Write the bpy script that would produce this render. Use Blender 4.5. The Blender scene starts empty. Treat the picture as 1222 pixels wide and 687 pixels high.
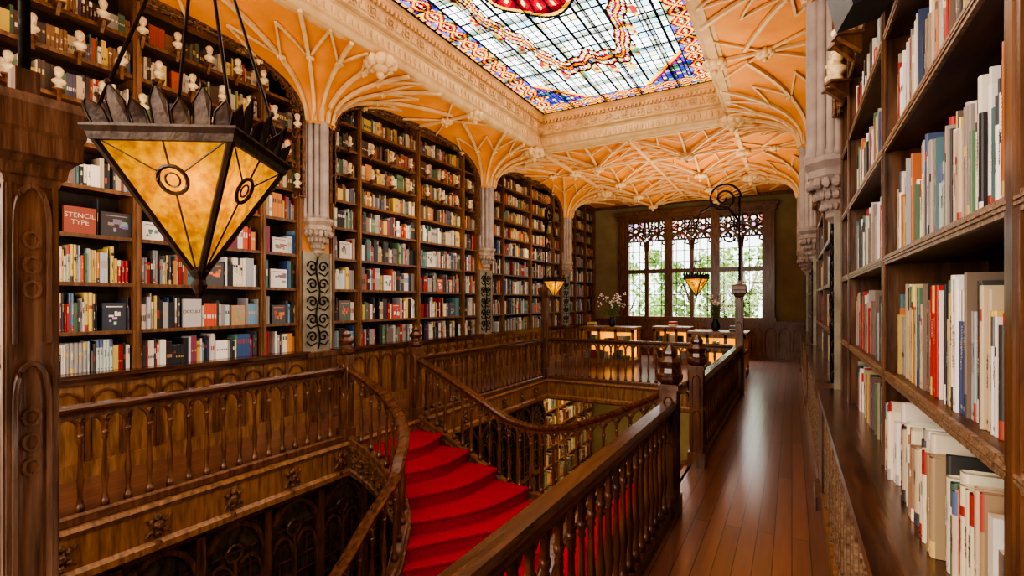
import bpy, math, random
from mathutils import Vector, Matrix
random.seed(7)
R = random.random
pi = math.pi
H = 1.6
TH = math.atan(334/600.0)
CS, SN = math.cos(TH), math.sin(TH)
def proj(x, y, z):
    d = -x*SN + y*CS
    if d < 0.15: return None
    u = x*CS + y*SN
    return (611+600*u/d, 360-600*(z-H)/d, d)

# ---------------------------------------------------------------- materials
def nt(name):
    m = bpy.data.materials.new(name); m.use_nodes = True
    t = m.node_tree; t.nodes.clear()
    o = t.nodes.new('ShaderNodeOutputMaterial')
    return m, t, o
def mat(name, c1, c2=None, rough=0.5, scale=(6,6,6), nscale=3.0, bump=0.0, metallic=0.0, spec=0.5, detail=6, coat=0.0):
    m, t, o = nt(name)
    b = t.nodes.new('ShaderNodeBsdfPrincipled')
    b.inputs['Roughness'].default_value = rough
    b.inputs['Metallic'].default_value = metallic
    b.inputs['Specular IOR Level'].default_value = spec
    if coat: b.inputs['Coat Weight'].default_value = coat; b.inputs['Coat Roughness'].default_value = 0.15
    t.links.new(b.outputs[0], o.inputs[0])
    if c2 is None: c2 = tuple(x*0.7 for x in c1)
    g = t.nodes.new('ShaderNodeNewGeometry')
    mp = t.nodes.new('ShaderNodeMapping'); mp.inputs['Scale'].default_value = scale
    n = t.nodes.new('ShaderNodeTexNoise'); n.inputs['Scale'].default_value = nscale; n.inputs['Detail'].default_value = detail
    r = t.nodes.new('ShaderNodeValToRGB')
    r.color_ramp.elements[0].position = 0.32; r.color_ramp.elements[1].position = 0.68
    r.color_ramp.elements[0].color = (*c2, 1); r.color_ramp.elements[1].color = (*c1, 1)
    t.links.new(g.outputs['Position'], mp.inputs[0]); t.links.new(mp.outputs[0], n.inputs['Vector'])
    t.links.new(n.outputs['Fac'], r.inputs[0]); t.links.new(r.outputs[0], b.inputs['Base Color'])
    if bump:
        bp = t.nodes.new('ShaderNodeBump'); bp.inputs['Strength'].default_value = bump; bp.inputs['Distance'].default_value = 0.02
        t.links.new(n.outputs['Fac'], bp.inputs['Height']); t.links.new(bp.outputs[0], b.inputs['Normal'])
    return m
M = {}
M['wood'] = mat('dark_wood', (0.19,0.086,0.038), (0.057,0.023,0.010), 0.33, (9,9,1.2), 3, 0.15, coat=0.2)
M['woodh'] = mat('dark_wood_rail', (0.125,0.052,0.024), (0.037,0.014,0.008), 0.22, (12,1.5,12), 3, 0.1, coat=0.4)
M['oak'] = mat('oak_panel', (0.34,0.175,0.073), (0.145,0.068,0.026), 0.38, (9,9,1.2), 3, 0.2)
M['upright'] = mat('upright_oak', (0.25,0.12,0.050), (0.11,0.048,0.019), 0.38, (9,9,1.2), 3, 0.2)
M['edge'] = mat('worn_shelf_edge', (0.40,0.28,0.18), (0.12,0.06,0.03), 0.35, (4,24,24), 3, 0.2)
M['post'] = mat('weathered_wood', (0.24,0.175,0.14), (0.075,0.050,0.038), 0.4, (14,14,1.4), 3, 0.4)
M['carve'] = mat('carved_wood', (0.25,0.12,0.050), (0.045,0.018,0.007), 0.35, (1,1,1), 28, 1.0)
M['shelfw'] = mat('shelf_wood', (0.17,0.080,0.035), (0.065,0.029,0.013), 0.4, (8,1.5,8), 3, 0.1)
M['backw'] = mat('shelf_back', (0.05,0.023,0.011), (0.02,0.009,0.005), 0.6, (8,8,1.5), 3)
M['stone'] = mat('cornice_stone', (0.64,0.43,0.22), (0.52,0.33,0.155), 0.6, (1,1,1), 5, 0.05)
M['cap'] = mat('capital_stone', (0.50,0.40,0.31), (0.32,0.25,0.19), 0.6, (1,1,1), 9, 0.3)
M['shaft'] = mat('grey_stone', (0.40,0.34,0.31), (0.29,0.24,0.22), 0.55, (1,1,1), 6, 0.12)
M['rib'] = mat('ceiling_rib', (0.74,0.52,0.28), (0.60,0.40,0.19), 0.55, (1,1,1), 6, 0.08)
M['orange'] = mat('orange_plaster', (0.76,0.32,0.072), (0.63,0.235,0.045), 0.65, (1,1,1), 2.5, 0.05)
M['pink'] = mat('pink_plaster', (0.72,0.33,0.10), (0.60,0.26,0.075), 0.65, (1,1,1), 2.5, 0.05)
M['olive'] = mat('olive_plaster', (0.27,0.22,0.115), (0.20,0.155,0.075), 0.7, (1,1,1), 2, 0.05)
M['red'] = mat('red_carpet', (0.46,0.004,0.010), (0.33,0.003,0.007), 0.9, (1,1,1), 60, 0.2, spec=0.1)
M['iron'] = mat('black_iron', (0.02,0.016,0.013), (0.01,0.008,0.007), 0.4, (1,1,1), 20, 0.2, metallic=0.6)
M['bronze'] = mat('bronze_frame', (0.075,0.048,0.03), (0.03,0.018,0.012), 0.45, (1,1,1), 20, 0.3, metallic=0.4)
M['bust'] = mat('cream_bust', (0.76,0.61,0.38), (0.54,0.40,0.22), 0.55, (1,1,1), 20, 0.1)
M['page'] = mat('paper', (0.72,0.66,0.54), (0.6,0.54,0.42), 0.85, (1,1,1), 40)
M['black'] = mat('matte_black', (0.02,0.022,0.03), (0.015,0.015,0.02), 0.5)
M['panelgrey'] = mat('grey_green_panel', (0.33,0.30,0.22), (0.19,0.17,0.12), 0.4, (1,1,1), 6, 0.2, metallic=0.2)
M['green'] = mat('leaf_green', (0.46,0.60,0.20), (0.20,0.36,0.07), 0.7, (1,1,1), 3, 0.0)
M['stem'] = mat('stem_green', (0.12,0.2,0.06), None, 0.7)
M['bark'] = mat('bark', (0.16,0.11,0.07), None, 0.8)
M['white'] = mat('white_petals', (0.9,0.88,0.86), (0.8,0.72,0.74), 0.7)
M['ink'] = mat('ink', (0.04,0.03,0.03), None, 0.6)
M['inkw'] = mat('cream_ink', (0.85,0.75,0.6), None, 0.6)
M['dimglass'] = mat('dim_leaded_glass', (0.12,0.09,0.06), (0.02,0.018,0.015), 0.12, (1,6,4), 2.2, 0.1)

def floor_mat():
    m, t, o = nt('plank_floor')
    b = t.nodes.new('ShaderNodeBsdfPrincipled'); b.inputs['Roughness'].default_value = 0.32
    b.inputs['Coat Weight'].default_value = 1.0; b.inputs['Coat Roughness'].default_value = 0.2; b.inputs['Coat IOR'].default_value = 1.7
    g = t.nodes.new('ShaderNodeNewGeometry')
    mp = t.nodes.new('ShaderNodeMapping'); mp.inputs['Rotation'].default_value = (0,0,pi/2)
    br = t.nodes.new('ShaderNodeTexBrick'); br.inputs['Scale'].default_value = 1.0
    br.inputs['Brick Width'].default_value = 2.6; br.inputs['Row Height'].default_value = 0.105
    br.inputs['Mortar Size'].default_value = 0.0035; br.inputs['Color1'].default_value = (0.24,0.105,0.063,1)
    br.inputs['Color2'].default_value = (0.165,0.068,0.040,1); br.inputs['Mortar'].default_value = (0.03,0.012,0.007,1)
    mp2 = t.nodes.new('ShaderNodeMapping'); mp2.inputs['Scale'].default_value = (14,1.0,1)
    n = t.nodes.new('ShaderNodeTexNoise'); n.inputs['Scale'].default_value = 2.2; n.inputs['Detail'].default_value = 8
    mx = t.nodes.new('ShaderNodeMix'); mx.data_type='RGBA'; mx.blend_type='MULTIPLY'; mx.inputs[0].default_value = 0.7
    r = t.nodes.new('ShaderNodeValToRGB'); r.color_ramp.elements[0].color=(0.5,0.45,0.45,1); r.color_ramp.elements[1].color=(1.3,1.25,1.2,1)
    L = t.links.new
    L(g.outputs['Position'], mp.inputs[0]); L(mp.outputs[0], br.inputs['Vector'])
    L(g.outputs['Position'], mp2.inputs[0]); L(mp2.outputs[0], n.inputs['Vector']); L(n.outputs['Fac'], r.inputs[0])
    L(br.outputs['Color'], mx.inputs[6]); L(r.outputs[0], mx.inputs[7]); L(mx.outputs[2], b.inputs['Base Color'])
    L(b.outputs[0], o.inputs[0])
    bp = t.nodes.new('ShaderNodeBump'); bp.inputs['Strength'].default_value=0.12; bp.inputs['Distance'].default_value=0.01
    L(n.outputs['Fac'], bp.inputs['Height']); L(bp.outputs[0], b.inputs['Normal'])
    return m
M['floor'] = floor_mat()
def col_mat(name, rough=0.45, glass=False):
    m, t, o = nt(name)
    a = t.nodes.new('ShaderNodeAttribute'); a.attribute_name = 'Col'
    if not glass:
        b = t.nodes.new('ShaderNodeBsdfPrincipled'); b.inputs['Roughness'].default_value = rough
        t.links.new(a.outputs['Color'], b.inputs['Base Color']); t.links.new(b.outputs[0], o.inputs[0])
    else:
        tr = t.nodes.new('ShaderNodeBsdfTransparent'); tl = t.nodes.new('ShaderNodeBsdfTranslucent')
        mx = t.nodes.new('ShaderNodeMixShader'); mx.inputs[0].default_value = 0.25
        t.links.new(a.outputs['Color'], tr.inputs[0]); t.links.new(a.outputs['Color'], tl.inputs[0])
        t.links.new(tr.outputs[0], mx.inputs[1]); t.links.new(tl.outputs[0], mx.inputs[2]); t.links.new(mx.outputs[0], o.inputs[0])
    return m
M['book'] = col_mat('book_cover'); M['stained'] = col_mat('stained_glass', glass=True)
def glass_mat(name, col, gl=0.1):
    m, t, o = nt(name)
    tr = t.nodes.new('ShaderNodeBsdfTransparent'); tr.inputs[0].default_value = (*col,1)
    g = t.nodes.new('ShaderNodeBsdfGlossy'); g.inputs['Roughness'].default_value = 0.05
    mx = t.nodes.new('ShaderNodeMixShader'); mx.inputs[0].default_value = gl
    t.links.new(tr.outputs[0], mx.inputs[1]); t.links.new(g.outputs[0], mx.inputs[2]); t.links.new(mx.outputs[0], o.inputs[0])
    return m
M['glass'] = glass_mat('clear_glass', (0.93,0.96,0.94), 0.06)
def emis_mat(name, c1, c2, st, nscale=8, p0=.36, p1=.64, tcol=None):
    m, t, o = nt(name)
    n = t.nodes.new('ShaderNodeTexNoise'); n.inputs['Scale'].default_value = nscale; n.inputs['Detail'].default_value = 5
    g = t.nodes.new('ShaderNodeNewGeometry')
    r = t.nodes.new('ShaderNodeValToRGB'); r.color_ramp.elements[0].position=p0; r.color_ramp.elements[1].position=p1
    r.color_ramp.elements[0].color=(*c2,1); r.color_ramp.elements[1].color=(*c1,1)
    e = t.nodes.new('ShaderNodeEmission'); e.inputs['Strength'].default_value = st
    tl = t.nodes.new('ShaderNodeBsdfTranslucent'); ad = t.nodes.new('ShaderNodeAddShader')
    t.links.new(g.outputs['Position'], n.inputs['Vector']); t.links.new(n.outputs['Fac'], r.inputs[0])
    t.links.new(r.outputs[0], e.inputs[0])
    if tcol: tl.inputs[0].default_value=(*tcol,1)
    else: t.links.new(r.outputs[0], tl.inputs[0])
    t.links.new(e.outputs[0], ad.inputs[0]); t.links.new(tl.outputs[0], ad.inputs[1]); t.links.new(ad.outputs[0], o.inputs[0])
    return m
M['amber'] = emis_mat('amber_glass', (0.95,0.50,0.015), (0.42,0.16,0.003), 0.62, 48, tcol=(0.20,0.075,0.003))
M['bulb'] = emis_mat('glowing_bulb', (1.0,0.85,0.5), (1.0,0.8,0.45), 14)
M['lit'] = emis_mat('lit_case_panel', (1.0,0.55,0.05), (0.8,0.36,0.02), 0.7, 3)

# ---------------------------------------------------------------- mesh builder
class MB:
    def __init__(s): s.v=[]; s.f=[]; s.c=[]
    def quad(s, a,b,c,d, col=None):
        i=len(s.v); s.v += [a,b,c,d]; s.f.append((i,i+1,i+2,i+3)); s.c.append(col)
    def poly(s, pts, col=None):
        i=len(s.v); s.v += list(pts); s.f.append(tuple(range(i,i+len(pts)))); s.c.append(col)
    def box(s, x0,x1,y0,y1,z0,z1,col=None):
        if x0>x1: x0,x1=x1,x0
        if y0>y1: y0,y1=y1,y0
        i=len(s.v)
        s.v += [(x0,y0,z0),(x1,y0,z0),(x1,y1,z0),(x0,y1,z0),(x0,y0,z1),(x1,y0,z1),(x1,y1,z1),(x0,y1,z1)]
        for q in ((0,3,2,1),(4,5,6,7),(0,1,5,4),(1,2,6,5),(2,3,7,6),(3,0,4,7)):
            s.f.append(tuple(i+k for k in q)); s.c.append(col)
    def lathe(s, prof, n=10, cx=0, cy=0, cz=0, a0=0.0, sx=1, sy=1):
        i=len(s.v)
        for r,z in prof:
            for k in range(n):
                a=a0+2*pi*k/n; s.v.append((cx+sx*r*math.cos(a), cy+sy*r*math.sin(a), cz+z))
        for j in range(len(prof)-1):
            for k in range(n):
                k2=(k+1)%n
                s.f.append((i+j*n+k,i+j*n+k2,i+(j+1)*n+k2,i+(j+1)*n+k)); s.c.append(None)
        s.f.append(tuple(i+k for k in range(n))[::-1]); s.c.append(None)
        e=i+(len(prof)-1)*n
        s.f.append(tuple(e+k for k in range(n))); s.c.append(None)
    def tube(s, pts, r, n=6, closed=False):
        P=[Vector(p) for p in pts]; m=len(P); i=len(s.v)
        for k in range(m):
            if closed: t=P[(k+1)%m]-P[k-1]
            else: t=P[min(k+1,m-1)]-P[max(k-1,0)]
            if t.length<1e-9: t=Vector((0,0,1))
            t.normalize()
            up=Vector((0,0,1)) if abs(t.z)<0.95 else Vector((1,0,0))
            a=t.cross(up).normalized(); b=t.cross(a)
            rr=r[k] if isinstance(r,(list,tuple)) else r
            for q in range(n):
                an=2*pi*(q+.5)/n; s.v.append(tuple(P[k]+a*rr*math.cos(an)+b*rr*math.sin(an)))
        mm=m if closed else m-1
        for k in range(mm):
            k2=(k+1)%m
            for q in range(n):
                q2=(q+1)%n
                s.f.append((i+k*n+q,i+k*n+q2,i+k2*n+q2,i+k2*n+q)); s.c.append(None)
        if not closed:
            s.f.append(tuple(i+q for q in range(n))[::-1]); s.c.append(None)
            e=i+(m-1)*n; s.f.append(tuple(e+q for q in range(n))); s.c.append(None)
    def sweep(s, pts, prof, closed=False):
        P=[Vector(p) for p in pts]; m=len(P); i=len(s.v); n=len(prof)
        for k in range(m):
            if closed: t0=P[k]-P[k-1]; t1=P[(k+1)%m]-P[k]
            else:
                t0=P[k]-P[k-1] if k>0 else P[1]-P[0]; t1=P[k+1]-P[k] if k<m-1 else t0
            t0=Vector((t0.x,t0.y,0)).normalized(); t1=Vector((t1.x,t1.y,0)).normalized()
            n0=Vector((t0.y,-t0.x,0)); n1=Vector((t1.y,-t1.x,0)); nn=(n0+n1).normalized(); sc=1/max(0.5,nn.dot(n0))
            for a,b in prof: s.v.append((P[k].x+nn.x*a*sc, P[k].y+nn.y*a*sc, P[k].z+b))
        mm=m if closed else m-1
        for k in range(mm):
            k2=(k+1)%m
            for q in range(n):
                q2=(q+1)%n
                s.f.append((i+k*n+q,i+k*n+q2,i+k2*n+q2,i+k2*n+q)); s.c.append(None)
        if not closed:
            s.f.append(tuple(i+q for q in range(n))[::-1]); s.c.append(None)
            e=i+(m-1)*n; s.f.append(tuple(e+q for q in range(n))); s.c.append(None)
    def blob(s, c, r, n=8, m=6, jit=0.0, sc=(1,1,1)):
        i=len(s.v)
        for j in range(m+1):
            ph=pi*j/m
            for k in range(n):
                a=2*pi*k/n; rr=r*(1+jit*(R()-.5)) if 0<j<m else r
                s.v.append((c[0]+sc[0]*rr*math.sin(ph)*math.cos(a), c[1]+sc[1]*rr*math.sin(ph)*math.sin(a), c[2]+sc[2]*rr*math.cos(ph)))
        for j in range(m):
            for k in range(n):
                k2=(k+1)%n; s.f.append((i+j*n+k,i+(j+1)*n+k,i+(j+1)*n+k2,i+j*n+k2)); s.c.append(None)

def mesh_of(mb, name, mt, smooth=False, loc=(0,0,0)):
    me=bpy.data.meshes.new(name)
    me.from_pydata([(x-loc[0],y-loc[1],z-loc[2]) for x,y,z in mb.v],[],mb.f)
    if any(c is not None for c in mb.c):
        at=me.color_attributes.new('Col','FLOAT_COLOR','CORNER'); arr=[]
        for f,c in zip(mb.f,mb.c):
            c=c or (0.5,0.5,0.5); arr += [c[0],c[1],c[2],1.0]*len(f)
        at.data.foreach_set('color',arr)
    me.materials.append(mt)
    if smooth: me.polygons.foreach_set('use_smooth',[True]*len(me.polygons))
    me.update(); return me
COL=bpy.context.scene.collection
def link(o): COL.objects.link(o); return o
def attach(o, parent):
    o.parent=parent; o.matrix_parent_inverse=Matrix.Translation(-Vector(parent.location))
def obj(name, mb, mt, parent=None, smooth=False, label=None, cat=None, kind=None, group=None):
    if isinstance(mt,str): mt=M[mt]
    xs=[v[0] for v in mb.v]; ys=[v[1] for v in mb.v]; zs=[v[2] for v in mb.v]
    loc=((min(xs)+max(xs))/2,(min(ys)+max(ys))/2,min(zs))
    o=bpy.data.objects.new(name, mesh_of(mb,name,mt,smooth,loc)); o.location=loc; link(o)
    if parent: attach(o,parent)
    if label: o['label']=label
    if cat: o['category']=cat
    if kind: o['kind']=kind
    if group: o['group']=group
    return o
def thing(name, loc, label, cat, group=None):
    e=bpy.data.objects.new(name,None); e.location=loc; e.empty_display_size=0.1; link(e)
    e['label']=label; e['category']=cat
    if group: e['group']=group
    return e
def struct(name, mb, mt, smooth=False):
    return obj(name, mb, mt, smooth=smooth, kind='structure')

XL, XR = -5.75, 0.33
def SX(side,n): return XL+n if side=='L' else XR-n

# ---------------------------------------------------------------- room shell
YB=16.0; YF=-3.0; ZL=-4.2; ZC=4.71
HX0,HX1,HY0,HY1=-4.47,-0.88,0.60,9.52
mb=MB()
mb.box(-6.1,HX0,YF,YB,-0.32,0); mb.box(HX1,0.68,YF,YB,-0.32,0); mb.box(HX0,HX1,HY1,YB,-0.32,0); mb.box(HX0,HX1,YF,HY0,-0.32,0)
struct('floor',mb,'floor')
mb=MB(); mb.box(-6.2,0.8,YF,YB+.1,ZL-0.2,ZL); struct('floor.001',mb,'floor')
mb=MB(); mb.box(-6.25,-6.1,YF,YB,ZL,5.6); struct('wall_left',mb,'pink')
mb=MB(); mb.box(0.68,0.83,YF,YB,ZL,5.6); struct('wall_right',mb,'pink')
mb=MB(); mb.box(-6.25,0.83,YF-.15,YF,ZL,5.6); struct('wall_front',mb,'oak')
WX0,WX1,WZ0,WZ1=-4.7,-0.62,1.15,4.2
mb=MB(); mb.box(-6.25,WX0,YB,YB+.2,ZL,5.6); mb.box(WX1,0.83,YB,YB+.2,ZL,5.6); mb.box(WX0,WX1,YB,YB+.2,ZL,WZ0); mb.box(WX0,WX1,YB,YB+.2,WZ1,5.6)
struct('wall_back',mb,'olive')
mb=MB()
mb.box(-6.1,-4.55,YF,YB,ZC,ZC+.1); mb.box(-0.87,0.68,YF,YB,ZC,ZC+.1)
mb.box(-4.55,-0.87,9.3,YB,ZC,ZC+.1); mb.box(-4.55,-0.87,YF,0.2,ZC,ZC+.1)
struct('ceiling',mb,'orange')
mb=MB()
GX0,GX1,GY0,GY1=-4.36,-1.06,0.36,9.14
prof=[(0,5.42-ZC),(0,.62),(.02,.61),(.03,.58),(.02,.55),(.02,.53),(.05,.51),(.05,.47),(.035,.46),(.035,.27),(.06,.255),(.09,.25),(.10,.23),(.09,.21),(.08,.20),(.08,.05),(.11,.03),(.13,-.01),(.15,-.03),(.20,-.045),(.25,-.045),(.26,-.02),(.30,-.02),(.30,.12),(.30,.75)]
pts=[(GX0,GY0,ZC),(GX0,GY1,ZC),(GX1,GY1,ZC),(GX1,GY0,ZC)]
mb.sweep(pts,[(-a,b) for a,b in prof],closed=True)
struct('trim_1',mb,'stone')
mb=MB()
def around(step,off):
    L=[]
    n=round((GY1-GY0)/step)
    for k in range(n): y=GY0+(k+.5)*(GY1-GY0)/n; L.append((GX0-off,y,1,0)); L.append((GX1+off,y,-1,0))
    n=round((GX1-GX0)/step)
    for k in range(n): x=GX0+(k+.5)*(GX1-GX0)/n; L.append((x,GY1+off,0,-1)); L.append((x,GY0-off,0,1))
    return L
for x,y,nx,ny in around(0.075,0.01):   # dentils
    a,b=abs(ny),abs(nx); mb.box(x-.018*a-.018*b,x+.018*a+.018*b,y-.018,y+.018,ZC+.475,ZC+.535)
for x,y,nx,ny in around(0.30,0.025):   # quatrefoil frieze
    tx,ty=abs(ny),abs(nx); cz=ZC+.365
    for q in range(4):
        a=q*pi/2+pi/4; c=(x+tx*.045*math.cos(a),y+ty*.045*math.cos(a),cz+.045*math.sin(a))
        mb.tube([(c[0]+tx*.032*math.cos(w),c[1]+ty*.032*math.cos(w),c[2]+.032*math.sin(w)) for w in [k*pi/4 for k in range(8)]],.010,4,closed=True)
    mb.blob((x,y,cz),.022,6,4)
    mb.blob((x+tx*.15,y+ty*.15,cz),.030,6,4,0,(1-.3*abs(nx),1-.3*abs(ny),2.2))
    for q in (-1,1): mb.blob((x+tx*(.15+q*.035),y+ty*(.15+q*.035),cz-.03),.020,5,4,0,(1,1,1.6))
for x,y,nx,ny in around(0.10,0.075):   # leaf row
    mb.blob((x,y,ZC+.115),.030,6,5,0,(1-.25*abs(nx),1-.25*abs(ny),2.0))
struct('trim_2',mb,'stone')

# ---------------------------------------------------------------- skylight glass
def hsh(a,b): return (math.sin(a*12.9898+b*78.233)*43758.5453)%1
LEAD=(0.006,0.006,0.008)
AMB=(0.70,0.33,0.025); DRED=(0.26,0.008,0.010)
def sky_col(x,y):
    hx=(GX1-GX0)/2; hy=(GY1-GY0)/2
    px=x-(GX0+GX1)/2; py=y-(GY0+GY1)/2
    ax=hx-abs(px); ay=hy-abs(py); a=min(ax,ay)
    s=py if ax<ay else px
    if a<0.035: return LEAD
    if a<0.07: return AMB if (s%.12)<.09 else LEAD
    P=0.56
    w=0.23+0.09*math.cos(s*2*pi/P); w2=0.23-0.09*math.cos(s*2*pi/P)
    if a<.37:
        near=min(abs(a-w),abs(a-w2))
        if near<0.018: return AMB
        if near<0.045: return DRED
        if near<0.055: return LEAD
        rr=math.hypot(((s+P/4)%(P/2))-P/4,a-.23)
        if rr<.022: return (.85,.65,.2)
        if rr<.05: return DRED if (math.atan2(a-.23,((s+P/4)%(P/2))-P/4)*2.5/pi)%1<.5 else (.10,.25,.10)
        if abs(a-.23)<.085: return (0.35,.50,.48) if hsh(math.floor(s/.07),math.floor(a/.07))<.5 else (.60,.60,.42)
        q=hsh(math.floor(s/.08),math.floor(a/.08))
        return (.04,.06,.30) if q<.35 else ((.12,.30,.15) if q<.5 else ((.10,.10,.36) if q<.75 else (.55,.33,.05)))
    if a<.39: return LEAD
    k=ax/1.35+ay/1.75
    if k<1.08 and ax<1.45 and ay<1.9:
        if k>1.02: return AMB
        if k>.98: return DRED
        i,j=math.floor(px/0.08),math.floor(py/0.08)
        fx,fy=(px/0.08)%1,(py/0.08)%1
        if fx<.22 or fy<.22: return LEAD
        q=hsh(i,j)
        if (i*3+j*2)%7==0: return (.70,.44,.06)
        return (0.025,0.03,0.26) if q<.5 else ((0.10,0.03,0.26) if q<.75 else ((0.12,0.20,0.46) if q<.9 else (.12,.30,.18)))
    ang=math.atan2(py/2.6,px/1.05)
    e=((abs(px)/.86)**2.6+(abs(py)/2.75)**2.6)**(1/2.6)+0.055*math.cos(8*ang)+.02*math.cos(24*ang)
    d=abs(e-1.0)
    if d<0.10:
        if (ang*30%1)<.12: return LEAD
        if d<.014: return AMB
        if d<.030: return DRED
        if d<.036: return LEAD
        if d<.065: return (0.10,0.16,0.40) if (ang*15%1)<.35 else ((.66,.42,.07) if (ang*15%1)<.7 else (.55,.60,.50))
        if d<.082: return DRED if (ang*10%1)<.5 else (.62,.36,.05)
        return LEAD
    if d<.21 and e>1 and (ang*5.1%1)<.45:
        q=hsh(math.floor(px/.06),math.floor(py/.06))
        return (0.62,0.38,0.06) if q<.45 else ((0.30,0.03,0.03) if q<.7 else (.15,.30,.15))
    m=math.hypot(px/.72,py/1.30)+.03*math.cos(10*math.atan2(py,px))
    if m<1.0:
        if m>.96: return LEAD
        if m>.91: return AMB
        aa=math.atan2(py,px*1.8)
        if m>.64:
            if (aa*10/pi)%1<.1: return LEAD
            u=abs(((aa*10/pi)%1)-.55); v=abs(m-.775)*2.2
            if u+v<.14: return (.80,.58,.15)
            return (.30,.008,.012) if u+v<.36 else (.20,.005,.010)
        if m>.58: return AMB
        if m>.55: return LEAD
        return (0.30,0.01,0.015) if (math.atan2(py,px)*3/pi)%1<.5 else (0.70,0.42,0.06)
    gx=(px/0.115)%1; gy=(py/0.15)%1
    if gx<.20 or gy<.155: return LEAD
    q=hsh(math.floor(px/0.115),math.floor(py/0.15))
    if q<.16: return (0.38,0.56,0.60)
    if q<.28: return (0.52,0.64,0.46)
    if q<.34: return (0.68,0.60,0.34)
    t=.72+.25*q
    return (t,t*1.0,t*.95)
mb=MB(); res=0.018
nx=int((GX1-GX0)/res); ny=int((GY1-GY0)/res)
sx=(GX1-GX0)/nx; sy=(GY1-GY0)/ny
for j in range(ny+1):
    for i in range(nx+1): mb.v.append((GX0+i*sx,GY0+j*sy,5.36))
for j in range(ny):
    for i in range(nx):
        k=j*(nx+1)+i; mb.f.append((k,k+1,k+nx+2,k+nx+1)); mb.c.append(sky_col(GX0+(i+.5)*sx,GY0+(j+.5)*sy))
struct('window_2',mb,'stained')
mb=MB()
for k in range(1,5):
    x=GX0+(GX1-GX0)*k/5; mb.box(x-.014,x+.014,GY0,GY1,5.37,5.42)
for k in range(1,11):
    y=GY0+(GY1-GY0)*k/11; mb.box(GX0,GX1,y-.014,y+.014,5.37,5.42)
struct('trim_4',mb,'iron')

# ---------------------------------------------------------------- vault fans and ribs
P_=2.6; Z0=4.00; ZH=0.70; HW=1.95; BAY=4.35
def wz(z):
    t=(z-Z0)/ZH
    if t<=0: return HW
    if t>=1: return 0
    return HW*(1-t**P_)**(1/P_)
def zr(r):
    w=max(0,min(HW,2.175-r)); return Z0+ZH*(1-(w/HW)**P_)**(1/P_)
COLY=[0.4,4.75,9.1,13.45]
ribs=MB(); nfan=0
for side in 'LR':
    for cy in COLY:
        mb=MB(); NP=32; NR=16
        for a in range(NP+1):
            ph=pi*a/NP; s=math.sin(ph); rm=min(2.175, 1.22/s if s>1e-3 else 9)
            for j in range(NR+1):
                r=.20+(rm-.20)*(j/NR)**1.3
                mb.v.append((SX(side,r*s), cy+r*math.cos(ph), zr(max(.225,r))))
        for a in range(NP):
            for j in range(NR):
                k=a*(NR+1)+j; mb.f.append((k,k+1,k+NR+2,k+NR+1)); mb.c.append(None)
        nfan+=1; struct('ceiling.%03d'%nfan,mb,'orange',True)
        NM=8
        def fp(ph,r,o=.030): return (SX(side,r*math.sin(ph)+.012), cy+r*math.cos(ph), zr(r)-o)
        def rmx(ph): s=math.sin(ph); return min(2.175, 1.22/s if s>1e-3 else 9)
        for a in range(NM+1):
            ph=pi*a/NM; rm=rmx(ph)
            ribs.tube([fp(ph,.226+(rm-.226)*(j/14)**1.4) for j in range(15)],.030,4)
            if a<NM:
                pm=pi*(a+.5)/NM; rm2=rmx(pm); r0=.86; r1=min(1.45,rm2*.98)
                A=Vector(fp(pm,r1,.02))
                for q in (0,1):
                    pa=pi*(a+q)/NM
                    B=Vector((SX(side,r0*math.sin(pa)+.012),cy+r0*math.cos(pa),0))
                    pts=[]
                    for f in (0,.25,.5,.75,1):
                        p=B.lerp(A,f); rr=math.hypot(p.x-SX(side,0),p.y-cy); pts.append((p.x,p.y,zr(rr)-.022))
                    ribs.tube(pts,.018,4)
    ribs.tube([(SX(side,1.21),y,ZC-.02) for y in (9.3,16.0)],.045,4)
    for c in (2.575,6.925,11.275):
        ribs.tube([(SX(side,.02),c,ZC-.03),(SX(side,1.2),c,ZC-.03)],.030,4)
        for q in (-1,1): ribs.tube([(SX(side,.62),c,ZC-.03),(SX(side,1.2),c+q*.62,ZC-.03)],.018,4); ribs.tube([(SX(side,.62),c,ZC-.03),(SX(side,.05),c+q*.45,ZC-.05)],.018,4)
X0,X1=-4.53,-0.89; Y0,Y1=9.45,15.95
NXC,NYC=2,4
dx=(X1-X0)/NXC; dy=(Y1-Y0)/NYC
zz=ZC-.02
nodes=[]
for i in range(NXC+1): ribs.tube([(X0+i*dx,Y0,zz),(X0+i*dx,Y1,zz)],.040,4)
for j in range(NYC+1): ribs.tube([(X0,Y0+j*dy,zz),(X1,Y0+j*dy,zz)],.040,4)
panels=MB()
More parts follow.
